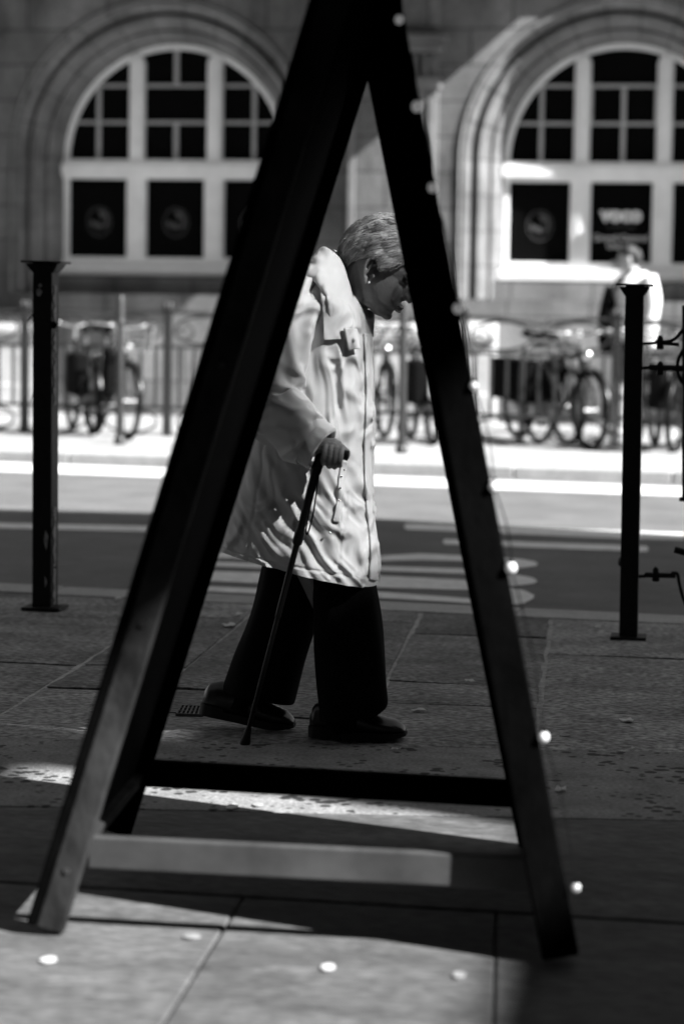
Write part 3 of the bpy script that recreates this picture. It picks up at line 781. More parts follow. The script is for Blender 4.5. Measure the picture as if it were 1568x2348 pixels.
# ------------------------------------------------------------------ pedestrian in the white jacket
YP = G(1440, 1000).y
sP = FPX/ (YP*math.cos(YAW))
def PP(px, py, o=0.0):
    p = AT(px, py, YP); p.y += o; return p
ps = thing('person', G(1440, 1000), 'person in a white jacket and dark shorts looking down beyond the right-hand post', 'person')
def ringpx(fn, L_, R_, hw, n=28, ex=2.3, oc=0.0):
    l, r = fn(*L_, 0), fn(*R_, 0); c = (l+r)/2; h = (r-l)/2; out = []
    for k in range(n):
        t = 2*math.pi*k/n; ct, st_ = math.cos(t), math.sin(t)
        x = math.copysign(abs(ct)**(2/ex), ct); y = math.copysign(abs(st_)**(2/ex), st_)
        out.append(c+h*x+Vector((0, oc-hw*y, 0)))
    return out
m = MB()
m.ell(PP(1436, 590), 0.085, 0.075, 0.11, X=Vector((0.9,0,-0.42)), Z=Vector((0.42,0,0.9)))
m.ell(PP(1421, 604), 0.05, 0.055, 0.07, X=Vector((0.9,0,-0.42)), Z=Vector((0.42,0,0.9)))
m.ell(PP(1403, 603), 0.02, 0.016, 0.03); m.ell(PP(1442, 596, -0.075), 0.02, 0.012, 0.032)
m.tube([PP(1440, 600), PP(1452, 625), PP(1455, 650)], [0.06, 0.06, 0.09], 12)
m.tube([PP(1455, 640), PP(1450, 720), PP(1448, 800)], [0.12, 0.13, 0.12], 14)
for s, xx, xf in ((-1, 1425, 1418), (1, 1462, 1440)):
    m.tube([PP(1450, 790, s*0.09), PP(xx, 890, s*0.09), PP(xf+8, 975, s*0.09), PP(xf+8, 996, s*0.09)], [0.09, 0.062, 0.04, 0.045], 12)
m.tube([PP(1490, 640, -0.17), PP(1496, 700, -0.2), PP(1480, 750, -0.22), PP(1420, 765, -0.2), PP(1392, 760, -0.15)], [0.05, 0.045, 0.04, 0.032, 0.03], 12)
for k in range(5):
    m.tube([PP(1392, 760, -0.15+k*0.016), PP(1383, 763, -0.15+k*0.016), PP(1378, 770, -0.15+k*0.015)], [0.010, 0.009, 0.007], 8)
pb = m.build('body', 'palelskin', ps, smooth=True); rm = pb.modifiers.new('join', 'REMESH'); rm.mode = 'VOXEL'; rm.voxel_size = 0.008; rm.use_smooth_shade = True
m = MB(); m.ell(PP(1441, 580), 0.095, 0.085, 0.085, X=Vector((0.9,0,-0.42)), Z=Vector((0.42,0,0.9)))
m.ell(PP(1458, 590), 0.055, 0.075, 0.09)
m.build('hair', 'darkhair', ps, smooth=True)
def fold(p, q, amp, sc_=9):
    return p + q*amp*noise.noise(p*sc_)
m = MB(); rows = [((1424, 628), (1478, 622), 0.10), ((1414, 640), (1500, 640), 0.17), ((1408, 668), (1506, 670), 0.20), ((1408, 710), (1508, 710), 0.19), ((1410, 755), (1509, 755), 0.19), ((1408, 792), (1511, 795), 0.19)]
rg = [ringpx(PP, *q) for q in rows]
rg2 = []
for i in range(31):
    u = i/30*(len(rg)-1); k = min(int(u), len(rg)-2)
    rg2.append([lerp(rg[k][j], rg[k+1][j], u-k) for j in range(28)])
rg2 = [[p+Vector((noise.noise(p*7), noise.noise(p*7+Vector((9,2,4))), 0))*0.022 for p in r_] for r_ in rg2]
m.loft(rg2); jk = m.build('jacket', 'jacket', ps, smooth=True)
m = MB(); m.tube(curve([PP(1488, 636, -0.15), PP(1498, 690, -0.21), PP(1484, 748, -0.235), PP(1425, 768, -0.21)], 20), [0.075]*8+[0.07]*6+[0.055]*6, 14); m.build('sleeve', 'jacket', jk, smooth=True)
m = MB(); m.tube(curve([PP(1426, 640, 0.12), PP(1415, 700, 0.16), PP(1408, 770, 0.12)], 14), 0.07, 12); m.build('sleeve', 'jacket', jk, smooth=True)
m = MB()
for s, xx in ((-1, 1424), (1, 1462)):
    m.loft([ringpx(PP, (lerp(1410, xx-24, u), lerp(785, 872, u)), (lerp(1500, xx+24, u), lerp(785, 875, u)), lerp(0.14, 0.095, u), oc=s*0.08) for u in [i/6 for i in range(7)]])
m.build('shorts', 'shorts', ps, smooth=True)
for s, xf in ((-1, 1424), (1, 1446)):
    m = MB(); c = PP(xf, 996, s*0.09); m.ell((c.x-0.05, c.y, 0.045), 0.15, 0.05, 0.045, n=18); m.build('shoe', 'paper', ps, smooth=True)
bgt = thing('shoulder_bag', PP(1398, 805), 'dark bag held in front of the pedestrian in the white jacket', 'bag')
m = MB(); m.loft([ringpx(PP, (1392-w_, y), (1396+w_, y), 0.11, oc=-0.03) for y, w_ in ((655, 4), (690, 14), (730, 22), (780, 22), (808, 16))]); m.build('pouch', 'bag', bgt, smooth=True)
m = MB(); m.tube(curve([PP(1396, 690, -0.1), PP(1418, 645, -0.19), PP(1445, 626, -0.12)], 14), 0.014, 8); m.build('strap', 'bag', bgt, smooth=True)

# ------------------------------------------------------------------ the bowed walker
def WK(px, py, o=0.0):
    p = AT(px, py, YW); p.y += o; return p
PX = (WK(800, 1000)-WK(700, 1000)).length/100.0              # metres per pixel at her distance
yR = G(820, 1697).y; yL = G(600, 1672).y
oR, oL = yR-YW, yL-YW
wk = thing('person', G(740, 1690), 'stooped person with short grey hair in a pale raincoat walking with a cane', 'person')
HX = (WK(858+87, 625+50)-WK(858, 625)).normalized(); HZ = (WK(858+50, 625-87)-WK(858, 625)).normalized(); HY = Vector((0, 1, 0))
H0 = WK(858, 625)
def HP(f, u, o=0.0): return H0+HX*(f*PX)+HZ*(u*PX)+HY*(o*PX)
skin = MB()
hrows = [(119,-6,-20,6),(113,30,-46,30),(100,56,-64,46),(80,75,-78,57),(55,84,-84,62),(34,86,-84,63),(24,83,-83,62),(16,79,-80,61),(8,81,-76,60),(0,83,-70,59),(-15,84,-60,57),(-28,86,-48,54),(-36,88,-38,51),(-40,86,-32,50),(-46,88,-25,48),(-52,80,-15,46),(-60,81,0,42),(-68,79,16,37),(-74,72,30,30),(-79,58,40,18)]
rings = []
for (u, ff, fb, hw) in hrows:
    c = (ff+fb)/2; h = (ff-fb)/2; r_ = []
    for k in range(40):
        t = 2*math.pi*k/40; ct, st_ = math.cos(t), math.sin(t)
        ex = 2.0 if ct < 0 else 2.25
        wd = hw*(1.0 if ct < 0 else 1-0.22*ct*ct)
        r_.append(HP(c+h*math.copysign(abs(ct)**(2/ex), ct), u, -wd*math.copysign(abs(st_)**(2/ex), st_)))
    rings.append(r_)
skin.loft(rings)
def hell(f, u, o, a, b_, c, tilt=0.0):
    X = HX*math.cos(tilt)+HZ*math.sin(tilt); Z = HZ*math.cos(tilt)-HX*math.sin(tilt)
    skin.ell(HP(f, u, o), a*PX, c*PX, b_*PX, X=X, Z=Z)
skin.tube([HP(78, 26), HP(88, 12), HP(98, 0), HP(101, -8), HP(94, -17)], [8*PX, 8*PX, 10*PX, 12*PX, 10*PX], 12)   # nose
for s in (-1, 1):
    hell(91, -12, s*11, 10, 7.5, 6); hell(77, 31, s*26, 12, 6, 20, 0.0)
    skin.tube([HP(84, -15, s*19), HP(80, -30, s*26), HP(73, -44, s*30)], [1.5*PX, 2*PX, 1*PX], 8)
    hell(69, 15, s*28, 11, 9, 12); hell(66, 4, s*29, 9, 4, 11); hell(70, -10, s*30, 11, 22, 12, 0.2)
    hell(40, -58, s*30, 24, 12, 12, 0.4)
hell(82, -6, 0, 15, 20, 13); hell(90, -37, 0, 8, 4.5, 22); hell(89, -47, 0, 8, 5, 20); hell(72, -68, 0, 13, 11, 20)
# ear (near side and far side)
for s in (-1, 1):
    eo = s*66
    path = [(-5,-16), (-14,0), (-17,17), (-11,31), (2,35), (13,28), (15,14)]
    skin.tube([HP(a, b_, eo+s*(7-abs(b_-8)*0.10)) for a, b_ in [(p.x, p.y) for p in curve([(a, b_, 0) for a, b_ in path], 22)]], 3.8*PX, 8)
    skin.tube([HP(-4, -14, eo+s*4), HP(1, -24, eo+s*4), HP(5, -28, eo+s*3)], [5*PX, 6*PX, 4*PX], 8)
    skin.tube([HP(a, b_, eo+s*4) for a, b_ in ((-5,-6), (-6,8), (-2,20), (5,22))], 3*PX, 8)
    hell(11, -4, eo+s*2, 4, 6, 4); skin.ell(HP(-2, 5, s*62), 13*PX, 3*PX, 29*PX, X=HX, Z=HZ)
# neck, trunk, limbs (mostly under the clothes)
skin.tube([HP(-25, 0), WK(812, 668), WK(775, 700), WK(745, 740)], [50*PX, 50*PX, 54*PX, 70*PX], 20)
skin.tube([WK(762, 700), WK(735, 800), WK(715, 950), WK(705, 1100), WK(705, 1220)], [0.085, 0.115, 0.11, 0.115, 0.12], 20)
skin.tube([WK(705, 1200, oR), WK(790, 1430, oR), WK(795, 1600, oR), WK(790, 1662, oR)], [0.085, 0.058, 0.042, 0.04], 14)
skin.tube([WK(700, 1200, oL), WK(640, 1440, oL), WK(560, 1590, oL), WK(540, 1628, oL)], [0.085, 0.056, 0.042, 0.04], 14)
skin.tube([WK(715, 690, 0.12), WK(700, 800, 0.19), WK(705, 920, 0.2), WK(770, 990, 0.17)], [0.05, 0.045, 0.038, 0.03], 12)
aO = -0.275
skin.tube([WK(712, 690, -0.12), WK(672, 800, -0.2), WK(660, 915, -0.225), WK(720, 975, -0.25), WK(780, 1014, aO)], [0.05, 0.045, 0.04, 0.034, 0.026], 14)
# hand closed over the cane handle
skin.tube([WK(772, 1008, aO), WK(790, 1012, aO), WK(804, 1012, aO), WK(818, 1014, aO)], [0.026, 0.029, 0.027, 0.02], 12, flat=0.85)
for k, (fx_, ln) in enumerate(((786, 36), (798, 41), (810, 40), (821, 34))):
    ky = 1012+k*2.2
    skin.tube(curve([WK(fx_, ky-7, aO-0.005), WK(fx_+1, ky+1, aO-0.027), WK(fx_-1, ky+ln*0.55, aO-0.034), WK(fx_-4, ky+ln*0.9, aO-0.024), WK(fx_-4, ky+ln, aO-0.006)], 14),
              [0.0095]*4+[0.0088]*5+[0.0078]*4+[0.005], 9)
skin.tube(curve([WK(790, 1010, aO+0.022), WK(810, 1012, aO+0.032), WK(824, 1022, aO+0.026), WK(832, 1030, aO+0.012)], 12), [0.013]*4+[0.010]*6+[0.008, 0.006], 9)
sk = skin.build('body', 'skin', wk, smooth=True)
rm = sk.modifiers.new('join', 'REMESH'); rm.mode = 'VOXEL'; rm.voxel_size = 0.0028; rm.use_smooth_shade = True
sm = sk.modifiers.new('soften', 'SMOOTH'); sm.factor = 0.5; sm.iterations = 2
m = MB()
for s in (-1, 1): m.ell(HP(75, 15, s*29), 7*PX, 9*PX, 4.5*PX, X=HX, Z=HZ)
m.build('eyelids', 'darkhair', wk, smooth=True)
m = MB(); m.ell(WK(856.5, 648.5, -0.086), 2.7*PX, 2.7*PX, 2.7*PX); m.build('earring', 'pearl', wk, smooth=True)
m = MB(); m.tube([HP(96, -41, -9), HP(90, -42, -19), HP(84, -45, -24)], 1.3*PX, 6); m.build('mouth_line', 'darkhair', wk, smooth=True)
# hair: a cap with many short swept strands
def skull(th, ph):
    """th from the crown down, ph around (0 = face)"""
    f = 4-12*math.cos(th)+88*math.sin(th)*math.cos(ph)*(1.0 if math.cos(ph) > 0 else 0.93); o = 66*math.sin(th)*math.sin(ph); u = 40+84*math.cos(th)
    return Vector((f, u, o))
def hairline(ph):
    """lowest u of the hair at azimuth ph"""
    a = math.degrees(abs(math.atan2(math.sin(ph), math.cos(ph))))
    K = [(0,66),(45,63),(58,42),(70,22),(78,12),(86,18),(94,32),(108,27),(122,14),(136,-6),(150,-12),(180,-14)]
    for (a0, u0), (a1, u1) in zip(K, K[1:]):
        if a0 <= a <= a1: return lerp(u0, u1, (a-a0)/(a1-a0))
cap = MB(); N1, N2 = 26, 60; g = []
for i in range(N1+1):
    for j in range(N2):
        ph = 2*math.pi*j/N2
        hl = hairline(ph); thm = math.acos(max(-0.95, min(0.98, (hl-40)/84.0)))
        th = thm*i/N1
        p = skull(th, ph); lift = (5+3*noise.noise(p*0.05)+1.5*noise.noise(p*0.14))*(1-0.75*(i/N1)**5)
        c = Vector((0, 35, 0)); d = (p-c).normalized()
        q = p+d*lift*(1.0+0.35*max(0, math.cos(th)))
        g.append(HP(q.x, q.y, q.z))
cap.add(g, [(i*N2+j, i*N2+(j+1) % N2, (i+1)*N2+(j+1) % N2, (i+1)*N2+j) for i in range(N1) for j in range(N2)], 0.4)
random.seed(3)
for k in range(11000):
    ph = random.uniform(-math.pi, math.pi); 
    if math.sin(ph) > 0.35: continue                   # o negative is the near side
    hl = hairline(ph); thm = math.acos(max(-0.95, min(0.98, (hl-40)/84.0)))
    th = thm*math.sqrt(random.random())*0.98
    p = skull(th, ph); c = Vector((0, 35, 0)); d = (p-c).normalized()
    flow = Vector((-0.75, -0.75-0.35*(p.x < -30), random.uniform(-0.3, 0.3))); flow = flow-d*flow.dot(d)
    if flow.length < 0.05: continue
    flow.normalize(); L_ = random.uniform(20, 46)*(0.45 if p.y < hl+16 else 1); pts = []
    cl = noise.noise(p*0.07)
    for q_ in range(5):
        t = q_/4; q = p+flow*(L_*t)+Vector((0, -4*t*t, 0)); dd = q-c
        ell = math.sqrt((dd.x/90)**2+((dd.y)/92)**2+(dd.z/69)**2)
        q = c+dd/max(ell, 0.3)*(1.0+0.03+0.075*math.sin(math.pi*min(1, t*0.8+0.1))*(0.75+cl)*(0.35 if p.y < hl+14 else 1)+0.035*random.random())
        if len(pts) > 1 and q.y < hairline(math.atan2(q.z, q.x-4))-3: break
        pts.append(HP(q.x, q.y, q.z))
    if len(pts) < 2: continue
    tone = 0.55+1.3*max(0, 0.45+1.1*noise.noise(Vector((p.x*0.05+p.y*0.02, p.y*0.05-p.x*0.04, 3))))+random.uniform(-0.2, 0.3)
    if p.y < 22 and p.x < 45: tone *= 0.6
    cap.tube(pts, [0.8*PX, 1.0*PX, 0.9*PX, 0.7*PX, 0.2*PX][5-len(pts):], 4, tone=tone, cap=False)
cap.build('hair', 'hair', wk, smooth=True, tone=True, fix=False)

# raincoat: body
crow = [((742,596),(800,640),0.09),((712,622),(824,680),0.15),((684,655),(838,715),0.185),((655,705),(846,755),0.195),((628,770),(852,820),0.20),((600,860),(856,905),0.20),((580,960),(855,1000),0.20),((560,1050),(850,1075),0.205),((540,1120),(853,1150),0.20),((517,1185),(862,1225),0.20),((500,1225),(871,1285),0.20),((492,1243),(869,1342),0.20)]
NV, NU = 280, 260
Lx = curve([(a[0], a[1], 0) for a, b, c in crow], NV); Rx = curve([(b[0], b[1], 0) for a, b, c in crow], NV); Hw = curve([(c, 0, 0) for a, b, c in crow], NV)
def ridge(p, k): 
    n_ = 1.06-math.sqrt(noise.noise(p*k)**2+0.012); return n_*n_
def coat_fold(px, py, v, near):
    """depth of the folds (m) at a picture position on her coat"""
    d = 0.0
    # folds falling from upper left to lower right on the skirt
    s_ = max(0, min(1, (py-960)/140))
    a = (px*0.84-py*0.54)+14*noise.noise(Vector((px*0.012, py*0.012, 1))); b = (px*0.54+py*0.84)
    d += s_*0.018*(ridge(Vector((a*0.026, b*0.0042, 3.1)), 1.0)-0.6)
    d += s_*0.008*(ridge(Vector((a*0.055, b*0.008, 7.7)), 1.0)-0.6)
    # upright folds on the chest
    c_ = max(0, min(1, (py-770)/60))*max(0, min(1, (1080-py)/160))
    w_ = px+8*noise.noise(Vector((px*0.02, py*0.01, 6)))
    d += c_*0.020*(ridge(Vector((w_*0.045-(py-780)*0.004, py*0.003, 1.2)), 1.0)-0.6)
    h = max(0, min(1, (py-1190)/60)); d += h*0.007*noise.noise(Vector((px*0.03+py*0.012, py*0.022, 5.0)))
    e = max(0, min(1, (px-815)/25)); d += e*0.006*noise.noise(Vector((px*0.02, py*0.026, 9.0)))
    d += 0.003*noise.noise(Vector((px*0.02, py*0.02, 2)))
    return d
rings = []
for i in range(NV):
    v = i/(NV-1); l, r_ = Lx[i], Rx[i]; hw = Hw[i].x
    P0, P1 = WK(l.x, l.y), WK(r_.x, r_.y); c = (P0+P1)/2; h = (P1-P0)/2; rg_ = []
    for k in range(NU):
        t = 2*math.pi*k/NU; ct, st_ = math.cos(t), math.sin(t)
        ex = 2.35
        x = math.copysign(abs(ct)**(2/ex), ct); y = math.copysign(abs(st_)**(2/ex), st_)
        px = (l.x+r_.x)/2+(r_.x-l.x)/2*x; py = (l.y+r_.y)/2+(r_.y-l.y)/2*x
        n_ = (h.normalized()*ct/ max(h.length, .01)+Vector((0, -st_/max(hw, .01), 0))).normalized()
        dsp = coat_fold(px, py, v, st_ > 0) if st_ > -0.2 else 0.004*noise.noise(Vector((px*0.03, py*0.02, 1)))
        # gathered at the back vent, and a stitched seam down the side
        seam = math.exp(-((px-(632-(py-1020)*0.135))/3.0)**2) if py > 1010 else 0
        seam2 = math.exp(-((px-(819+(py-1060)*-0.09))/2.2)**2) if py > 1120 and px > 760 else 0
        hemline = math.exp(-((v-0.955)/0.006)**2)
        rg_.append(c+h*x+Vector((0, -hw*y, 0))+n_*(dsp-0.0035*seam-0.003*seam2-0.003*hemline))
    rings.append(rg_)
ct_ = MB(); ct_.loft(rings, cap=False)
coat = ct_.build('coat', 'coat', wk, smooth=True, angle=80)
bvh = BVHTree.FromPolygons([tuple(p) for p in ct_.v], ct_.f)
def on_coat(px, py, lift):
    d = ray(px, py).normalized(); h = bvh.ray_cast(CAM, d)
    if h[0] is None: return WK(px, py, -0.15)
    n_ = h[1] if h[1].dot(d) < 0 else -h[1]
    n_ = (n_*0.5+Vector((0, -1, 0.0))).normalized()
    return h[0]+n_*lift
def patch(name, rowsL, rowsR, lift, thick, m_='coat', nu=24, nv=30, parent=None, wav=0.0):
    A = curve([(x, y, 0) for x, y in rowsL], nv); B = curve([(x, y, 0) for x, y in rowsR], nv); g = []
    for i in range(nv):
        for j in range(nu):
            p = lerp(A[i], B[i], j/(nu-1)); q = on_coat(p.x, p.y, lift+wav*noise.noise(Vector((p.x*0.05, p.y*0.05, 3)))); g.append(q)
    # smooth the draped sheet a little
    for _ in range(6):
        h_ = g[:]
        for i in range(1, nv-1):
            for j in range(1, nu-1): g[i*nu+j] = (h_[i*nu+j]*2+h_[(i-1)*nu+j]+h_[(i+1)*nu+j]+h_[i*nu+j-1]+h_[i*nu+j+1])/6
    mb = MB(); mb.add(g, [(i*nu+j, i*nu+j+1, (i+1)*nu+j+1, (i+1)*nu+j) for i in range(nv-1) for j in range(nu-1)])
    o = mb.build(name, m_, parent or coat, smooth=True, angle=80)
    s_ = o.modifiers.new('thick', 'SOLIDIFY'); s_.thickness = thick; s_.offset = 0
    return o
patch('storm_flap', [(735,660),(738,700),(742,740),(742,780)], [(800,700),(806,720),(806,750),(800,777)], 0.012, 0.004)
patch('front_placket', [(833,765),(838,900),(834,1040),(838,1150),(848,1250),(846,1328)], [(850,765),(853.5,900),(848,1040),(851,1150),(864,1250),(863,1330)], 0.008, 0.004, nu=10, nv=60, wav=0.003)
patch('pocket_flap', [(783,1055),(776,1100),(772,1150),(763,1195)], [(796,1058),(790,1102),(786,1152),(778,1198)], 0.004, 0.003, nu=10, nv=30, wav=0.002)
tabp = patch('collar_tab', [(786,752),(792,780),(797,803)], [(812,754),(818,778),(822,799)], 0.026, 0.005, nu=10, nv=16)
def stud(px, py, lift, r_, name='snap', m_='metal', par=None):
    mb = MB(); mb.ell(on_coat(px, py, lift), r_, r_*0.6, r_, n=12, m=8); mb.build(name, m_, par or coat, smooth=True)
for px, py in ((788, 1077), (781, 1093), (779, 1119), (777, 1147), (757, 1221)): stud(px, py, 0.007, 0.0033)
stud(806, 780, 0.031, 0.006, 'button', 'coat', tabp)
# collar, a thick soft roll round the neck
upper = [(686,628),(699,602),(724,590),(742,572),(757,571),(788,597),(806,642),(822,699),(830,735)]
lower = [(676,650),(700,640),(733,638),(758,660),(776,692),(783,728),(797,747),(816,750),(836,757)]
NU2 = 90
U_ = curve([(x, y, 0) for x, y in upper], NU2); L2 = curve([(x, y, 0) for x, y in lower], NU2)
for s in (-1, 1):
    g = []; NS = 22
    for i in range(NU2):
        for j in range(NS):
            t = j/(NS-1); p = lerp(U_[i], L2[i], t)
            e = i/(NU2-1)
            inner = lerp(0.02, 0.085, min(1, e*1.15))
            if j == 0:
                hit = on_coat(L2[i].x, L2[i].y, 0.030); outs = max(0.05, -(hit.y-YW)) if e > 0.12 else 0.15
            outer = outs; o_ = inner+(outer-inner)*math.sin(t*math.pi*0.5)
            o_ += 0.003*math.sin(t*math.pi)*(1-e**3)+0.009*(1-t**4)*(ridge(Vector((p.x*0.03+p.y*0.012, p.y*0.022, 4)), 1)-0.6)+0.004*noise.noise(Vector((p.x*0.08, p.y*0.08, 4)))
            dz = 0 if s < 0 else 4
            g.append(WK(p.x+(dz if s > 0 else 0), p.y+dz, s*o_))
    mb = MB(); mb.add(g, [(i*NS+j, i*NS+j+1, (i+1)*NS+j+1, (i+1)*NS+j) for i in range(NU2-1) for j in range(NS-1)])
    o = mb.build('collar', 'coat', coat, smooth=True, angle=80); q = o.modifiers.new('thick', 'SOLIDIFY'); q.thickness = 0.007; q.offset = 0
# far lapel seen past the chin, and the turned edge
mb = MB(); A = curve([(831,704,0),(836,730,0),(842,760,0),(846,785,0)], 16); B = curve([(848,712,0),(855,722,0),(854,748,0),(852,772,0)], 16)
mb.add([WK(lerp(A[i], B[i], j/9).x, lerp(A[i], B[i], j/9).y, 0.03-0.10*(1-j/9)+0.008*noise.noise(Vector((i*0.5, j*0.7, 2)))) for i in range(16) for j in range(10)], [(i*10+j, i*10+j+1, (i+1)*10+j+1, (i+1)*10+j) for i in range(15) for j in range(9)])
o = mb.build('lapel', 'coat', coat, smooth=True, angle=80); q = o.modifiers.new('thick', 'SOLIDIFY'); q.thickness = 0.006
# sleeve on the near side
def sleeve(pts, offs, rad, name, fold_amp=1.0, sgn=-1):
    n = 190; seg = 96
    C = curve([(x, y, 0) for x, y in pts], n); O = curve([(a, 0, 0) for a in offs], n); Rr = curve([(a, 0, 0) for a in rad], n)
    path = [WK(C[i].x, C[i].y, O[i].x) for i in range(n)]
    rings = []; nrm = None
    for i, p in enumerate(path):
        d = (path[min(i+1, n-1)]-path[max(i-1, 0)]).normalized()
        if nrm is None: nrm = d.cross(Vector((0, 1, 0))).normalized()
        else: nrm = (nrm-d*nrm.dot(d)).normalized()
        bn = d.cross(nrm); t = i/(n-1); rg_ = []
        el = math.exp(-((t-0.50)/0.13)**2)
        for k in range(seg):
            a = 2*math.pi*k/seg
            q = Vector((t*9, math.cos(a)*0.9, math.sin(a)*0.9))
            dsp = el*0.034*(ridge(q+Vector((math.sin(a)*0.6, 0, 3)), 1.0)-0.55)
            q2 = Vector((t*4.0+0.55*a if a < math.pi else t*4.0+0.55*(2*math.pi-a), math.cos(a)*1.2, 8)); dsp += 0.046*(ridge(q2, 1.0)**2-0.45)*(1-0.4*el)
            q3 = Vector((t*10, math.cos(a)*1.8, math.sin(a)*1.8)); dsp += 0.005*(ridge(q3, 1)-0.6)
            dsp *= 1-0.7*max(0, (t-0.85)/0.15)
            rg_.append(p+(nrm*math.cos(a)+bn*math.sin(a))*(Rr[i].x+dsp*fold_amp))
        rings.append(rg_)
    mb = MB(); mb.loft(rings, cap=False); return mb.build(name, 'coat', coat, smooth=True, angle=80)
slv = sleeve([(738,652),(705,700),(678,775),(660,855),(655,915),(690,957),(732,990),(752,1003)], [-0.09,-0.14,-0.19,-0.215,-0.225,-0.24,-0.25,-0.255], [0.045,0.074,0.076,0.074,0.076,0.073,0.066,0.064], 'sleeve')
sleeve([(738,652),(720,700),(712,790),(712,900),(745,965),(775,995)], [0.09,0.14,0.18,0.19,0.18,0.16], [0.045,0.07,0.07,0.066,0.06,0.05], 'sleeve')
# turned-back cuff
n = 26; seg = 60; rings = []
for i in range(n):
    t = i/(n-1)
    prof_ = [(0.0, 0.064), (0.03, 0.0725), (0.5, 0.0715), (0.96, 0.0695), (1.0, 0.064)]
    for (a, ra), (b, rb) in zip(prof_, prof_[1:]):
        if a <= t <= b: rr_ = lerp(ra, rb, (t-a)/(b-a)); break
    p = WK(lerp(731, 777, t), lerp(988, 1018, t), lerp(-0.25, -0.262, t)); d = (WK(777,1018,-0.262)-WK(731,988,-0.25)).normalized()
    n1 = d.cross(Vector((0,1,0))).normalized(); b1 = d.cross(n1)
    rings.append([p+(n1*math.cos(a)*0.93+b1*math.sin(a)*0.86)*(rr_+0.004*(ridge(Vector((t*2+a*0.5, math.cos(a)*2, math.sin(a)*2)), 1)-0.6)) for a in [2*math.pi*k/seg for k in range(seg)]])
inner = [[p+(WK(777,1018,-0.262)-p)*0.12 for p in rings[-1]], [p+(WK(760,1006,-0.258)-p)*0.25 for p in rings[-1]]]
mb = MB(); mb.loft(rings+inner, cap=False); mb.build('cuff', 'coat', slv, smooth=True, angle=60)

# trousers
def leg_loft(rows, hw, oc):
    n = 70; A = curve([(a[0], a[1], 0) for a, b in rows], n); B = curve([(b[0], b[1], 0) for a, b in rows], n); rg_ = []
    for i in range(n):
        rr_ = ringpx(WK, (A[i].x, A[i].y), (B[i].x, B[i].y), lerp(hw[0], hw[1], i/(n-1)), 56, 2.4, oc)
        rg_.append([p+Vector((0.010*noise.noise(Vector((p.x*14, p.y*14, p.z*3))), 0.014*noise.noise(Vector((p.x*12+4, p.y*9, p.z*3))), 0)) for p in rr_])
    return rg_
tr = MB()
tr.loft(leg_loft([((610,1230),(790,1235)),((592,1300),(740,1310)),((575,1370),(724,1400)),((549,1445),(706,1475)),((520,1522),(686,1545)),((498,1590),(666,1624))], (0.12, 0.085), oL))
tr.loft(leg_loft([((665,1230),(835,1240)),((710,1300),(856,1310)),((723,1390),(873,1400)),((723,1480),(881,1490)),((727,1560),(887,1570)),((732,1612),(888,1612)),((733,1645),(868,1634))], (0.085, 0.088), oR*0.9))
tr.build('trousers', 'trouser', wk, smooth=True, angle=70)
for px_, py_, px2, py2, oo in ((792,1560,786,1672,oR), (575,1560,540,1640,oL)):
    m = MB(); m.tube([WK(px_, py_, oo), WK(px2, py2, oo)], [0.05, 0.046], 14); m.build('sock', 'trouser', wk, smooth=True)
# shoes
def shoe(heel, toe, yaw_o, pitch, name_p=wk):
    L_ = 0.268; d = Vector((1, 0, 0)); 
    prof_ = [  # x, half width, top height, bottom
        (0.000,0.014,0.070,0.028),(0.010,0.030,0.092,0.016),(0.040,0.037,0.104,0.012),(0.085,0.038,0.108,0.012),(0.115,0.040,0.102,0.014),(0.150,0.044,0.086,0.016),(0.185,0.048,0.070,0.015),(0.215,0.047,0.063,0.015),(0.240,0.041,0.057,0.017),(0.258,0.029,0.046,0.020),(0.268,0.014,0.034,0.024)]
    rg_ = []; so = []
    Rm = Matrix.Rotation(yaw_o, 3, 'Z') @ Matrix.Rotation(pitch, 3, 'Y')
    toe_p = Vector(toe); 
    def T(x, y, z): return toe_p + Rm @ Vector((x-L_+0.03, y, z))
    for i in range(41):
        x = i/40*L_
        for (a, b) in zip(prof_, prof_[1:]):
            if a[0] <= x <= b[0]+1e-9: t = (x-a[0])/(b[0]-a[0]); w_, zt_, zb = [lerp(a[k], b[k], t) for k in (1, 2, 3)]; break
        rr_ = []
        for k in range(24):
            a_ = 2*math.pi*k/24; cy, cz = math.cos(a_), math.sin(a_)
            yy = w_*math.copysign(abs(cy)**0.75, cy)*(1-0.35*max(0, cz)**2); zz = (zt_+zb)/2+(zt_-zb)/2*math.copysign(abs(cz)**0.85, cz)
            rr_.append(T(x, yy, zz+0.004*0))
        rg_.append(rr_)
        w2 = w_+0.004; hz = 0.020 if x > 0.07 else 0.030
        so.append([T(x*1.02-0.003, w2*c_, z_) for c_, z_ in ((1, hz+0.004), (1, 0.002 + 0.014*max(0, (x-0.2)/0.068)**1.5), (-1, 0.002 + 0.014*max(0, (x-0.2)/0.068)**1.5), (-1, hz+0.004))])
    mb = MB(); mb.loft(rg_); o = mb.build('shoe', 'leather', wk, smooth=True, angle=60)
    mb = MB(); mb.loft(so); mb.build('sole', 'rubber', o, smooth=True, angle=30)
    mb = MB(); mb.tube([T(0.182, -0.040, 0.058), T(0.165, -0.020, 0.078), T(0.165, 0.020, 0.078), T(0.182, 0.040, 0.058)], 0.003, 6); mb.build('vamp_seam', 'rubber', o, smooth=True)
    return o
pr_ = G(905, 1697); shoe(None, (pr_.x, pr_.y, 0.0), 0.0, 0.0)
pl_r = G(648, 1674); shoe(None, (pl_r.x, pl_r.y, 0.0), 0.0, R(9))

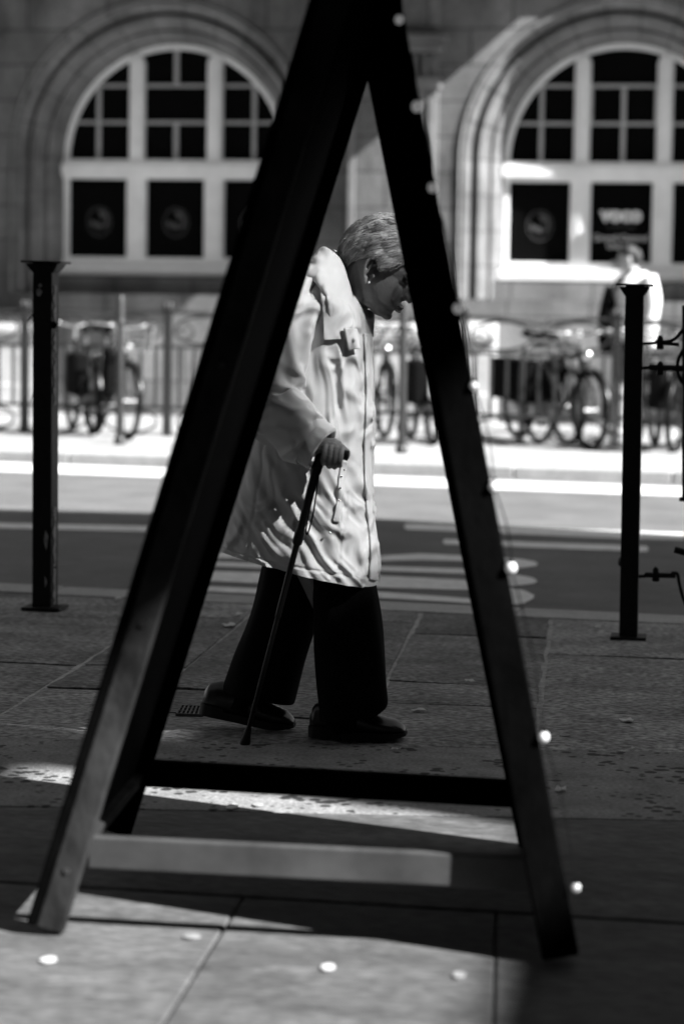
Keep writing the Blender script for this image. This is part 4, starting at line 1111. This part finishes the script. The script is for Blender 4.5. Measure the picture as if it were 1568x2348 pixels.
# ------------------------------------------------------------------ walking cane
tip = G(561, 1707); top = WK(768, 1046, aO-0.002)
ck = thing('walking_cane', tip, 'black folding walking cane with a wrist strap, held by the stooped walker', 'cane')
ax = (top-tip)
def C(t): return tip+ax*t
m = MB(); m.tube([C(0.02), C(0.46)], 0.0062, 14); m.build('lower_shaft', 'cane', ck, smooth=True)
m = MB(); m.tube([C(0.455), C(0.46), C(0.47), C(0.725)], [0.0063, 0.0078, 0.0078, 0.0086], 14); m.build('middle_shaft', 'cane', ck, smooth=True)
m = MB(); m.tube([C(0.715), C(0.72), C(0.755), C(0.765), C(0.775)], [0.010, 0.0135, 0.0135, 0.0118, 0.0105], 14); m.build('lock_collar', 'cane', ck, smooth=True)
m = MB(); m.tube([C(0.76), C(0.95), C(0.985)], [0.0105, 0.0115, 0.0145], 14); m.build('upper_shaft', 'cane', ck, smooth=True)
m = MB(); m.tube(curve([C(0.965), WK(772, 1040, aO), WK(784, 1029, aO), WK(800, 1027, aO), WK(822, 1029, aO), WK(836, 1032, aO)], 22), [0.0145]*4+[0.016]*4+[0.0135]*10+[0.014]*3+[0.009], 14); m.build('handle', 'cane', ck, smooth=True)
m = MB(); m.tube([C(0.0), C(0.012), C(0.03), C(0.06)], [0.0145, 0.0145, 0.011, 0.008], 14); m.build('ferrule', 'rubber', ck, smooth=True)
m = MB(); m.tube(curve([WK(771,1068,aO-0.012), WK(766,1110,aO-0.014), WK(758,1160,aO-0.012), WK(748,1198,aO-0.012), WK(744,1203,aO-0.012), WK(742,1196,aO-0.01), WK(750,1150,aO-0.008), WK(762,1100,aO-0.006), WK(769,1066,aO-0.004)], 40), 0.0022, 6); m.build('wrist_strap', 'cane', ck, smooth=True)

# ------------------------------------------------------------------ the A-frame sign in front
fnl, fnr = G(101, 2139), G(1287, 2207); apn = ATD(831, -247, 4.52)
ffl, ffr = G(262, 1920), G(1226, 1948); apf = ATD(850, 43, 5.47)
af = thing('a_frame_sign', (fnl+fnr+ffl+ffr)/4, 'tall dark wooden A-frame sign seen end on, nearest the viewer', 'sign')
yv = ((ffl+ffr)/2-(fnl+fnr)/2).normalized(); yv.z = 0; yv.normalize()
def ext(a, b, k=1.0): return a, lerp(a, b, k)
for a, b, nm in ((fnl, apn, 'near'), (fnr, apn, 'near'), (ffl, apf, 'far'), (ffr, apf, 'far')):
    a2 = a+(b-a).normalized()*0.012
    xs = (b-a).cross(yv).normalized(); xs = -xs if xs.x < 0 else xs
    if a is fnl: a2 = a2+xs*0.010; b = b+xs*0.010
    m = MB(); m.beam(a2, b, 0.052 if a is fnl else 0.068, 0.05, yv); o = m.build('stile', 'wood' if nm == 'near' and a is fnl else 'shadewood', af, bevel=0.004)
    if a is fnl:
        x_ = (b-a).cross(yv).normalized(); x_ = -x_ if x_.x > 0 else x_
        m = MB(); m.beam(a2+x_*0.036, b+x_*0.036, 0.018, 0.046, yv); m.build('edge_strip', 'shadewood', o, bevel=0.003)
        for k_ in (0.06, 0.30, 0.55):
            m = MB(); c_ = lerp(a2, b, k_)-yv*0.026; m.tube([c_, c_-yv*0.003], 0.006, 10); m.build('screw', 'dullmetal', o)
# blackboards between the stiles
def board(nf, na, ff, fa, t0):
    m = MB(); t1 = 0.985
    p = [lerp(nf, na, t0)+yv*0.022, lerp(nf, na, t1)+yv*0.022, lerp(ff, fa, t1)-yv*0.022, lerp(ff, fa, t0)-yv*0.022]
    n_ = (p[1]-p[0]).cross(p[3]-p[0]).normalized()*0.012
    m.prism([q-n_*0.5 for q in p], n_); m.build('blackboard', 'board', af)
    m = MB(); m.beam(lerp(nf, na, t0-0.01), lerp(ff, fa, t0-0.01), 0.05, 0.03, (na-nf).normalized()); m.build('bottom_rail', 'wood', af, bevel=0.003)
board(fnl, apn, ffl, apf, 0.085); board(fnr, apn, ffr, apf, 0.03)
m = MB(); m.beam(lerp(apn, apf, -0.03), lerp(apn, apf, 1.03), 0.10, 0.06, Vector((0,0,1))); m.build('ridge_cap', 'wood', af)
# spacer bars
dN = 0.055
b0 = AT(205, 1952, fnl.y+0.05); b1 = AT(1255, 2004, fnr.y+0.05)
m = MB(); m.beam(b0, b1, 0.062, 0.022, Vector((0,1,0))); m.build('spacer_bar', 'bar', af, bevel=0.003)
b0 = AT(300, 1770, ffl.y+0.03); b1 = AT(1205, 1821, ffr.y+0.03)
m = MB(); m.beam(b0, b1, 0.062, 0.022, Vector((0,1,0))); m.build('spacer_bar', 'board', af, bevel=0.003)
# hinge screw and frayed cord at the left foot
m = MB(); m.ell(AT(166, 2042, fnl.y+0.06), 0.012, 0.008, 0.014, n=12, m=8); m.tube([AT(172, 2000, fnl.y+0.07), AT(168, 2040, fnl.y+0.06)], 0.004, 6); m.build('fastener', 'metal', af, smooth=True)
# string of small round lights down the right-hand stile
lt = thing('string_lights', fnr, 'string of small round white bulbs down the right leg of the sign', 'string lights')
bp = [(905,-40),(915,45),(956,244),(991,430),(1049,707),(1086,884),(1131,1115),(1171,1302),(1246,1690),(1320,2035)]
pts = []
for (x, y) in bp:
    t = (y+247)/2454.0; dep = lerp(4.52, (fnr-CAM).dot(F), t)-0.03
    pts.append(ATD(x, y, dep))
cb = []
for i in range(len(pts)-1):
    for k in range(8):
        t = k/8; p = lerp(pts[i], pts[i+1], t); cb.append(p+Vector((0.010*math.sin(math.pi*t), 0, -0.004*math.sin(math.pi*t))))
cb.append(pts[-1])
m = MB(); m.tube(cb, 0.0014, 6); m.build('wire', 'cable', lt, smooth=True)
for i, p in enumerate(pts):
    r_ = (0.0095, 0.0085, 0.0105, 0.009, 0.0095, 0.0075, 0.009, 0.0105, 0.0095, 0.0085)[i]
    m = MB(); m.ell(p, r_, r_, r_*1.1, n=16, m=10); b_ = m.build('bulb', 'bulb', lt, smooth=True)
    m = MB(); m.tube([p+Vector((0,0,r_*0.9)), p+Vector((0,0,r_*1.7))], 0.005, 8); m.build('socket', 'cable', b_, smooth=True)

# ------------------------------------------------------------------ square posts at the near kerb
def square_post(base_px, top_px, wpx, lab, peel=True):
    b = G(*base_px); t = AT(*top_px, b.y); d = t-b; s_ = FPX/((b-CAM).dot(F)); w_ = wpx/s_
    root = thing('square_post', b, lab, 'post', 'square iron posts at the near kerb')
    m = MB(); ref = Vector((0, 1, 0)) if not peel else Vector((0.09, 1, 0)).normalized()
    m.beam(b, b+d*0.995, w_, w_, ref); m.build('shaft', 'iron', root, bevel=0.003)
    m = MB(); m.box(b+Vector((0,0,0.006)), (w_*1.95, w_*1.9, 0.012)); m.build('base_plate', 'iron', root, bevel=0.002)
    cw = w_*0.95
    m = MB(); zt = t
    m.loft([[zt+Vector((sx_*q, sy_*q, z)) for sx_, sy_ in ((-1,-1),(1,-1),(1,1),(-1,1))] for q, z in ((w_*0.5, -0.045), (w_*0.66, -0.030), (w_*0.78, -0.016), (w_*0.80, -0.010))])
    o = m.build('cap', 'iron', root, bevel=0.002)
    m = MB(); m.box(zt+Vector((0,0,-0.004)), (w_*2.0, w_*1.9, 0.008), Matrix.Rotation(R(1.0), 3, 'Y')); m.build('cap_plate', 'iron', o)
    return root, b, t, w_
sq1, b1_, t1_, w1_ = square_post((104, 1396), (106, 599), 46, 'square black iron post with flat cap and cable ties, left of the sign')
sq2, b2_, t2_, w2_ = square_post((1440, 1464), (1455, 651), 41.5, 'square black iron post with hinge arms, right of the sign', False)
# peeling paint on the lit side of the left post and sticker remains
rx_ = Vector((w1_*0.5+0.0012, 0, 0))
m = MB(); random.seed(11)
for (z0, z1) in ((0.02,0.16),(0.17,0.36),(0.36,0.40),(0.80,0.98),(1.0,1.08),(1.1,1.26)):
    n = 12; pl = []
    for i in range(n+1):
        z = lerp(z0, z1, i/n); u = z/ (t1_.z)
        pl.append((z, -0.028+random.uniform(0, 0.012)+0.012*math.sin(i*1.3)))
    cen = lambda z: lerp(b1_, t1_, z/t1_.z)
    vs = []
    for z, y0 in pl:
        c = cen(z); vs += [Vector((c.x, c.y, z))+rx_+Vector((0, y0, 0)), Vector((c.x, c.y, z))+rx_+Vector((0, 0.026+random.uniform(-0.006, 0.004), 0))]
    m.add(vs, [(2*i, 2*i+1, 2*i+3, 2*i+2) for i in range(n)])
m.build('peeled_paint', 'peel', sq1, fix=False)
m = MB()
fy = b1_.y-w1_*0.5-0.0035
for poly in ([(84,665),(90,660),(98,668),(92,680),(85,677)], [(88,655),(93,649),(98,655),(92,660)], [(105,1215),(112,1230),(107,1262),(101,1240)], [(103,1320),(109,1335),(104,1348)]):
    m.add([AT(x, y, fy) for x, y in poly], [tuple(range(len(poly)))])
m.build('sticker_scrap', 'peel', sq1, fix=False)
def cone(root, a, b, r_, nm):
    m = MB(); m.tube([a, b], [r_, r_*0.25], 6); m.build(nm, 'cable', root)
fx = b1_.y
cone(sq1, AT(84, 713, fx), AT(61, 740, fx-0.03), 0.0042, 'cable_tie'); cone(sq1, AT(84, 876, fx), AT(71, 922, fx-0.03), 0.003, 'cable_tie')
m = MB(); m.ell(AT(79, 838, fx), 0.008, 0.008, 0.008, n=10, m=6); m.build('bolt', 'iron', sq1, smooth=True)
m = MB(); m.tube([AT(83, 738, fx-0.03), AT(126, 746, fx-0.04), AT(129, 750, fx+0.03), AT(83, 742, fx+0.04)], 0.004, 6, closed=True); m.build('cable_tie', 'cable', sq1, smooth=True)
m = MB(); m.ell(AT(124, 745, fx-0.035), 0.013, 0.01, 0.016, n=10, m=6); m.build('cable_tie_head', 'cable', sq1, smooth=True)
for y in (735, 812):
    m = MB(); m.ell(AT(1436, y+5, b2_.y-0.02), 0.010, 0.01, 0.016, n=10, m=6); m.build('hinge_lug', 'iron', sq2, smooth=True)
m = MB(); m.ell(AT(1421, 1288, b2_.y), 0.009, 0.02, 0.018, n=10, m=6); m.build('hinge_lug', 'iron', sq2, smooth=True)
# iron gate hung on the right post
gt = thing('iron_gate', G(1568, 1464), 'black iron gate with rings on hinge arms at the right-hand post', 'gate')
YG = b2_.y
def gp(x, y, o=0.0): p = AT(x, y, YG); p.y += o; return p
spx = (gp(1500, 1000)-gp(1400, 1000)).length/100
m = MB(); m.tube([gp(1472, 788), gp(1500, 787), gp(1502, 784), gp(1525, 786), gp(1528, 788), gp(1556, 790)], [3.4*spx, 3.4*spx, 6*spx, 6*spx, 4*spx, 4.6*spx], 10); m.build('hinge_arm', 'iron', gt)
m = MB(); m.tube([gp(1472, 844), gp(1486, 843), gp(1488, 842), gp(1600, 846)], [4*spx, 4*spx, 7*spx, 7.5*spx], 10); m.build('hinge_arm', 'iron', gt)
m = MB(); m.tube([gp(1460, 1322), gp(1476, 1321), gp(1479, 1318), gp(1548, 1320)], [4*spx, 4*spx, 6.5*spx, 6*spx], 10); m.build('hinge_arm', 'iron', gt)
for x, ya, yb in ((1512.5, 768, 801), (1513, 827, 860), (1502.5, 1299, 1333)):
    m = MB(); m.tube([gp(x, yb), gp(x, yb-3), gp(x, (ya+yb)/2), gp(x, ya+6), gp(x, ya+1)], [8*spx, 9*spx, 8*spx, 7*spx, 3*spx], 12); m.build('clamp', 'iron', gt, smooth=True, angle=50)
m = MB(); m.tube(curve([gp(1512, 784), gp(1530, 783), gp(1546, 777), gp(1562, 759), gp(1580, 735), (gp(1605, 722))], 24), 4*spx, 8); m.build('scroll_rod', 'iron', gt, smooth=True)
m = MB(); c = gp(1612, 841); m.tube([c+Vector((0.094*math.cos(a), 0, 0.094*math.sin(a))) for a in [2*math.pi*i/40 for i in range(40)]], 4.5*spx, 8, closed=True); m.build('ring', 'iron', gt, smooth=True)
m = MB(); m.tube(curve([gp(1538, 1314), gp(1552, 1316), gp(1556, 1335), gp(1562, 1360), gp(1572, 1388), gp(1590, 1420)], 22), 4.2*spx, 8); m.build('brace_rod', 'iron', gt, smooth=True)
m = MB(); m.tube([gp(1545, 1260), gp(1600, 1275)], 8*spx, 10); m.build('stop_bar', 'iron', gt, smooth=True)
m = MB(); m.tube([gp(1570, 700), gp(1570, 1146)], 7.5*spx, 10); m.build('gate_upright', 'iron', gt, smooth=True)
m = MB(); m.tube([gp(1570, 1140), gp(1570, 1149)], 14*spx, 12); m.build('upright_foot', 'iron', gt, smooth=True)
m = MB(); m.tube([gp(1620, 690), G(1625, 1470)], 8*spx, 10); m.build('gate_stile', 'iron', gt, smooth=True)
m = MB(); m.tube([gp(1570, 1144), gp(1625, 1146)], 6*spx, 10); m.build('gate_rail', 'iron', gt, smooth=True)

gs0, gs1 = gp(1620, 690), G(1625, 1470); gr_ = Vector((0.85, 0.02, 0))
m = MB(); m.tube([gs0+gr_, gs1+gr_], 8*spx, 10); m.build('gate_stile', 'iron', gt, smooth=True)
for k_ in (0.04, 0.50, 0.93):
    m = MB(); m.tube([lerp(gs0, gs1, k_), lerp(gs0, gs1, k_)+gr_], 5*spx, 8); m.build('gate_rail', 'iron', gt, smooth=True)
for k_ in (1, 2, 3, 4):
    m = MB(); m.tube([lerp(gs0, gs1, 0.04)+gr_*(k_/5), lerp(gs0, gs1, 0.93)+gr_*(k_/5)], 3*spx, 8); m.build('gate_bar', 'iron', gt, smooth=True)
m = MB(); m.tube([gp(1572, 1388), gp(1590, 1420), gp(1622, 1428)], 4.2*spx, 8); m.build('brace_rod', 'iron', gt, smooth=True)
m = MB(); m.tube([gp(1580, 735), gp(1605, 722), gp(1622, 720)], 4*spx, 8); m.build('scroll_rod', 'iron', gt, smooth=True)

# ------------------------------------------------------------------ small things on the pavement
gr = thing('vent_grate', G(437, 1634), 'small rectangular grate set in the flagstones left of the rear shoe', 'grate')
ga, gb_, gc, gd = G(416, 1622), G(470, 1624), G(464, 1643), G(405, 1641)
m = MB()
for k in range(7): m.beam(lerp(ga, gb_, k/6)+Vector((0,0,0.003)), lerp(gd, gc, k/6)+Vector((0,0,0.003)), 0.005, 0.008, Vector((0,0,1)))
for k in range(4): m.beam(lerp(ga, gd, k/3)+Vector((0,0,0.003)), lerp(gb_, gc, k/3)+Vector((0,0,0.003)), 0.005, 0.009, Vector((0,0,1)))
m.build('grate_bars', 'grate', gr)
m = MB(); m.prism([ga+Vector((0,0,0.0005)), gb_+Vector((0,0,0.0005)), gc+Vector((0,0,0.0005)), gd+Vector((0,0,0.0005))], (0,0,-0.03)); m.build('grate_well', 'void', gr)
def scrap(px, py, wpx, hpx, lab, cat='litter', name='paper_scrap', m_='paper', seed=0, flat=True):
    c = G(px, py); s_ = FPX/((c-CAM).dot(F)); rnd = random.Random(px*7+py)
    a = wpx/2/s_; dep = hpx/2/s_/max(0.05, (1.2/((c-CAM).length)))
    n = 11; mb = MB(); rr_ = [rnd.uniform(0.6, 1.1) if flat else rnd.uniform(0.93, 1.05) for _ in range(n)]
    vs = [Vector((c.x+a*rr_[k]*math.cos(2*math.pi*k/n), c.y+dep*rr_[k]*math.sin(2*math.pi*k/n), 0.003+(rnd.uniform(0, 0.008) if flat else 0))) for k in range(n)]
    mb.prism(vs, (0, 0, 0.002)); o = mb.build(name, m_); tag(o, lab, cat, 'scraps and gum on the pavement'); return o
scrap(524, 1437, 30, 9, 'crumpled white scrap on the flags behind the trailing trouser leg')
scrap(546, 1412, 16, 6, 'small white scrap nearest the kerb behind the walker')
scrap(960, 1634, 38, 5, 'pale flake lying just ahead of the front shoe toe')
scrap(908, 1724, 28, 4, 'white strip on the joint below the front shoe')
scrap(1076, 1566, 30, 4, 'white strip in the dark joint left of the right sign leg')
scrap(1370, 1523-80, 14, 4, 'pale fleck beside the base of the right-hand post')
scrap(1420, 1632, 34, 6, 'grey flattened disc on the flags below the right-hand post', flat=False, m_='gum')
scrap(1293, 1689, 24, 5, 'round gum spot beside the bulb low on the right leg', 'gum', 'gum_spot', 'gum', flat=False)
scrap(1435, 1657, 36, 8, 'torn pale scrap right of the sign on the flags')
scrap(1451, 1723, 12, 3, 'tiny white fleck on the edge of the pitted concrete')
scrap(112, 2205, 36, 14, 'bright white gum spot near the left foot of the sign', 'gum', 'gum_spot', 'paper', flat=False)
scrap(752, 2222, 32, 14, 'bright white gum spot in the sunlit foreground below the shadow middle', 'gum', 'gum_spot', 'paper', flat=False)
scrap(1053, 2240, 30, 15, 'white gum spot in the foreground nearest the shade edge', 'gum', 'gum_spot', 'gum', flat=False)
scrap(532, 1853, 26, 12, 'white gum spot in the sunlit strip between the bars', 'gum', 'gum_spot', 'paper', flat=False)
scrap(592, 1848, 24, 9, 'fainter gum spot just right of the white one between the bars', 'gum', 'gum_spot', 'gum', flat=False)
scrap(1282, 1815, 30, 12, 'pale scrap right of the sign leg beside the pits')
scrap(1245, 1880, 36, 13, 'pale smear of gum close to the right leg of the sign', 'gum', 'gum_spot', 'gum', flat=False)
scrap(440, 2152, 40, 9, 'pale gum spot on the sunlit slab under the left bar', 'gum', 'gum_spot', 'gum', flat=False)
scrap(272, 1376, 20, 5, 'white scrap beside the kerb left of the sign leg')
